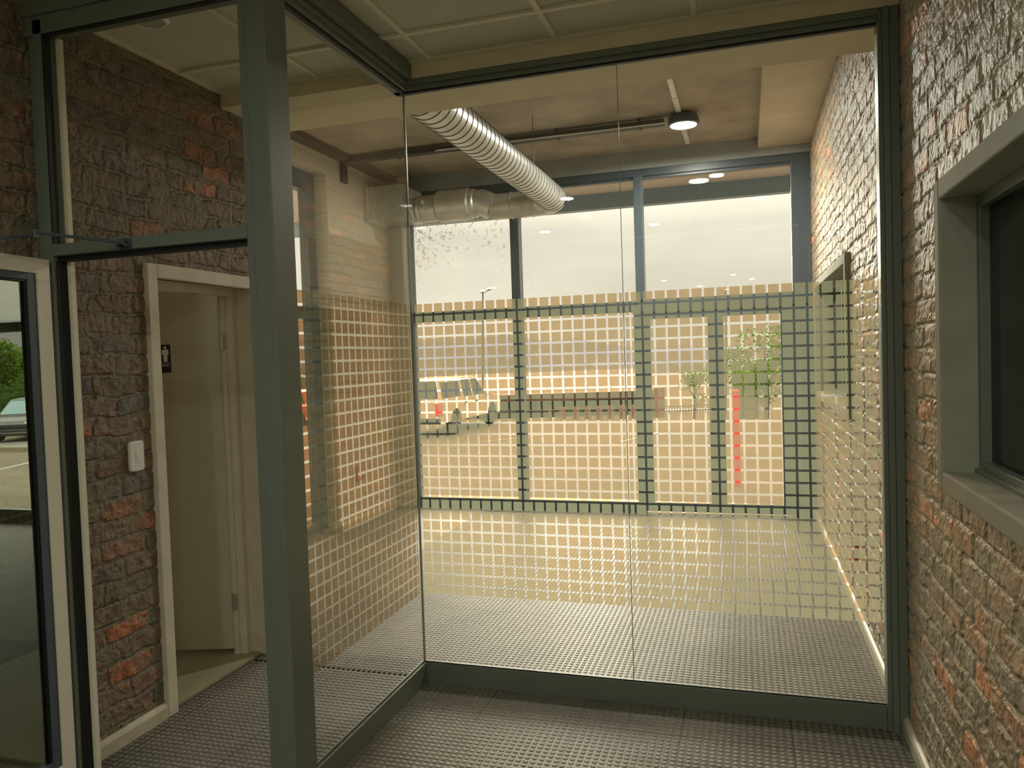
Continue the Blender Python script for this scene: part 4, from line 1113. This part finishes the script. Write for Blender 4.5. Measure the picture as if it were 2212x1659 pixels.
# ------------------------------------------------------------------ vehicles
tyre = pbr('tyre_rubber', (.012, .012, .012), .8); rim_m = pbr('alloy_rim', (.30, .30, .29), .3, .7)
cglass = pbr('car_glass', (.015, .022, .028), .08, 0, coat=.5)
def vehicle(name, label, origin, heading, L, Wd, Ht, kind, paint, glasscol=None, lamp_red=True):
    """local x forward, y left, z up; origin on the ground at the centre"""
    T = Matrix.Translation(origin) @ Matrix.Rotation(heading, 4, 'Z')
    t = thing(name, origin, label, 'pickup' if kind == 'pickup' else 'car')
    r = .37 if kind == 'pickup' else .32
    fx, rx = L*.5-.85, -L*.5+.95 if kind != 'pickup' else -L*.5+1.15
    sill = .30 if kind != 'pickup' else .42
    belt = Ht*.60
    # lower body outline with wheel arches
    def arch(cx):
        return [(cx+(r+.07)*math.cos(a), r+(r+.07)*math.sin(a)) for a in [R_(-12+204*k/10) for k in range(11)]]
    pts = [(-L/2+.05, sill)]
    ar = arch(rx); af = arch(fx)
    low = [(-L/2+.02, sill)] + [p for p in reversed(ar)] + [p for p in reversed(af)] + [(L/2-.06, sill)]
    low = [(u, max(v, sill)) if i in (0, len(low)-1) else (u, max(v, sill)) for i, (u, v) in enumerate(low)]
    if kind == 'pickup':
        top = [(L/2, sill+.15), (L/2, belt-.18), (L/2-.12, belt-.05), (L*.27, belt+.04), (-L/2, belt+.02)]
    else:
        top = [(L/2, sill+.12), (L/2-.02, belt-.30), (L/2-.25, belt-.16), (L*.26, belt-.02), (-L/2+.05, belt+.04), (-L/2, belt-.25)]
    b = MB().prism(low+top, 'y', -Wd/2, Wd/2, T=T)
    body = b.build('body', paint, t, bevel=.05)
    # greenhouse
    if kind == 'pickup': gh = [(L*.265, belt+.03), (L*.12, Ht-.03), (L*.05, Ht), (-L*.47, Ht-.02), (-L*.5+.02, belt+.02)]
    else: gh = [(L*.27, belt-.03), (L*.07, Ht-.04), (-L*.10, Ht), (-L*.36, Ht-.06), (-L*.47, belt+.03)]
    b = MB(); bm = b.bm
    ins = .14
    def ring(y, k):
        out_ = []
        for u, v in gh:
            f = (v-belt)/(Ht-belt); f = max(0, min(1, f)); out_.append(bm.verts.new(T @ Vector((u, y*(Wd/2-.03-ins*f), v))))
        return out_
    A, B = ring(-1, 0), ring(1, 0)
    bm.faces.new(A); bm.faces.new(B[::-1])
    for i in range(len(gh)): bm.faces.new((A[i], B[i], B[(i+1) % len(gh)], A[(i+1) % len(gh)]))
    b.build('cabin', paint, t, bevel=.04)
    def sidey(v): return Wd/2-.03-ins*max(0, min(1, (v-belt)/(Ht-belt)))+.006
    if kind == 'pickup': side = [[(L*.235, belt+.07), (L*.115, Ht-.10), (L*.02, Ht-.10), (L*.02, belt+.07)], [(L*.0, belt+.07), (L*.0, Ht-.10), (-L*.14, Ht-.10), (-L*.14, belt+.07)], [(-L*.18, belt+.10), (-L*.18, Ht-.12), (-L*.45, Ht-.12), (-L*.46, belt+.10)]]
    else: side = [[(L*.225, belt+.03), (L*.07, Ht-.12), (-L*.06, Ht-.09), (-L*.06, belt+.04)], [(-L*.08, belt+.04), (-L*.08, Ht-.09), (-L*.29, Ht-.13), (-L*.36, belt+.06)]]
    for s in (-1, 1):
        for pl in side:
            b = MB(); bm = b.bm
            vs = [bm.verts.new(T @ Vector((u, s*sidey(v), v))) for u, v in pl]; v2 = [bm.verts.new(T @ Vector((u, s*(sidey(v)-.03), v))) for u, v in pl]
            bm.faces.new(vs); bm.faces.new(v2[::-1])
            for i in range(len(pl)): bm.faces.new((vs[i], v2[i], v2[(i+1) % len(pl)], vs[(i+1) % len(pl)]))
            b.build('side_window', cglass, t)
    def cross(pa, pb, nm):   # window across the width between two profile points
        b = MB(); bm = b.bm; d = Vector((pb[0]-pa[0], 0, pb[1]-pa[1])); n = Vector((d.z, 0, -d.x)).normalized()
        if nm == 'rear_window': n = -n
        n = n if n.z > -.9 else -n
        q = []
        for (u, v, f) in ((pa[0], pa[1], .12), (pb[0], pb[1], .9)):
            uu = pa[0]+(pb[0]-pa[0])*f; vv_ = pa[1]+(pb[1]-pa[1])*f; w = sidey(vv_)-.07
            q.append([Vector((uu, -w, vv_)), Vector((uu, w, vv_))])
        off_ = n*.012
        if off_.x*(1 if nm == 'windscreen' else -1) < 0: off_ = -off_
        vs = [bm.verts.new(T @ (p+off_)) for p in (q[0][0], q[0][1], q[1][1], q[1][0])]; v2 = [bm.verts.new(T @ (p-off_)) for p in (q[0][0], q[0][1], q[1][1], q[1][0])]
        bm.faces.new(vs); bm.faces.new(v2[::-1])
        for i in range(4): bm.faces.new((vs[i], v2[i], v2[(i+1) % 4], vs[(i+1) % 4]))
        b.build(nm, glasscol or cglass, t)
    cross(gh[0], gh[1], 'windscreen'); cross(gh[-1], gh[-2], 'rear_window')
    for cx in (fx, rx):
        for s in (-1, 1):
            w = MB().lathe([(r*.62, -.11), (r*.93, -.11), (r, -.07), (r, .07), (r*.93, .11), (r*.62, .11)], (0, 0, 0), 'y', 24)
            wo = w.build('wheel', tyre, t, smooth=True, T=T @ Matrix.Translation((cx, s*(Wd/2-.12), r)))
            h = MB(); h.lathe([(r*.60, -.09), (r*.60, .085), (r*.52, .10), (r*.1, .085)], (0, 0, 0), 'y', 20)
            for k in range(5):
                a = 2*PI*k/5; h.box(-.025, .025, .08, .118, .05, r*.56, T=Matrix.Rotation(a, 4, 'Y'))
            h.build('rim', rim_m, wo, T=T @ Matrix.Translation((cx, s*(Wd/2-.12), r)) @ Matrix.Scale(s, 4, (0, 1, 0)))
    for s in (-1, 1):
        b = MB().box(L/2-.22, L/2-.01, s*(Wd/2-.42), s*(Wd/2-.015), belt-.32, belt-.19, T=T); b.build('headlight', pbr('headlamp', (.5, .5, .48), .15, .3), t, bevel=.02)
        z0 = belt-.42 if kind == 'pickup' else belt-.22
        b = MB().box(-L/2-.015, -L/2+.09, s*(Wd/2-.20), s*(Wd/2+.01), z0, belt-.04, T=T); b.build('tail_light', red, t, bevel=.01)
        b = MB().box(L*.22, L*.22+.12, s*(Wd/2-.02), s*(Wd/2+.17), belt+.03, belt+.17, T=T); b.build('wing_mirror', paint if kind != 'hatch' else black_pl, t, bevel=.02)
        for hx in ((L*.05, -L*.13) if kind == 'pickup' else (-L*.03, -L*.24)):
            MB().box(hx-.09, hx+.09, s*(Wd/2), s*(Wd/2+.03), belt-.13, belt-.10, T=T).build('door_handle', black_pl if kind == 'pickup' else chrome, t, bevel=.005)
    b = MB().box(-L/2-.06, -L/2+.12, -Wd/2+.05, Wd/2-.05, sill-.02, sill+.16, T=T); b.build('rear_bumper', black_pl if kind == 'pickup' else paint, t, bevel=.03)
    b = MB().box(L/2-.10, L/2+.05, -Wd/2+.05, Wd/2-.05, sill-.08, sill+.16, T=T); b.build('front_bumper', paint, t, bevel=.04)
    b = MB().box(L/2-.02, L/2+.035, -Wd*.33, Wd*.33, sill+.20, belt-.26, T=T); b.build('grille', black_pl, t, bevel=.01)
    b = MB().box(L/2+.03, L/2+.062, -Wd*.36, Wd*.36, sill+.02, sill+.045, T=T); b.build('chrome_strip', chrome, t)
    return t
wh = pbr('white_car_paint', (.55, .54, .50), .3, coat=.4); blk = pbr('black_car_paint', (.014, .018, .026), .4, coat=.1, spec=.3); org = pbr('orange_car_paint', (.42, .11, .015), .3, coat=.4)
# pickup: rear three-quarter view, heading away to the right
pr = atdist(987, 944, 24.0)
vh = math.atan2(1.0, .055)
po = Vector((pr.x, pr.y, ZG)) 
hd = PI/2 - R_(2)
vx = Vector((math.cos(hd), math.sin(hd), 0)); vy = Vector((-math.sin(hd), math.cos(hd), 0))
po = po + vx*(5.2*.5-1.15) + vy*(.88)
vehicle('pickup_truck', 'white pickup with canopy parked outside beyond the left film-covered pane', (po.x, po.y, ZG), hd, 5.2, 1.8, 1.78, 'pickup', wh)
c0 = atdist(5, 955, 27.0)
hd = R_(-62)
vehicle('parked_car', 'black hatchback facing the building seen through the open leaf', (c0.x+.2, c0.y+1.2, ZG), hd, 4.1, 1.70, 1.46, 'hatch', blk, glasscol=pbr('polarised_glare_screen', (.02, .10, .14), .08, coat=.6))  # turquoise screen: polarised reflection colours put into the glass colour
c0 = atdist(640, 908, 31.0)
vehicle('parked_car', 'orange hatchback seen through the tall side window', (c0.x, c0.y, ZG-.15), R_(165), 4.0, 1.70, 1.50, 'hatch', org)

# ------------------------------------------------------------------ daylight portals in the window openings
def portal(loc, sx, sy, rot):
    l = bpy.data.lights.new('window_portal', 'AREA'); l.shape = 'RECTANGLE'; l.size = sx; l.size_y = sy; l.energy = 1
    try: l.cycles.is_portal = True
    except Exception: return
    o = bpy.data.objects.new('window_portal', l); COL.objects.link(o); o.location = loc; o.rotation_euler = rot
portal((-1.48, yF+.12, 1.65), 3.9, 3.2, (-PI/2, 0, 0))
portal((xL2-.23, 5.3, 1.65), 1.5, 3.2, (0, PI/2, PI))
portal((-7.85, LY+.1, 1.55), 2.7, 3.0, (-PI/2, 0, 0))
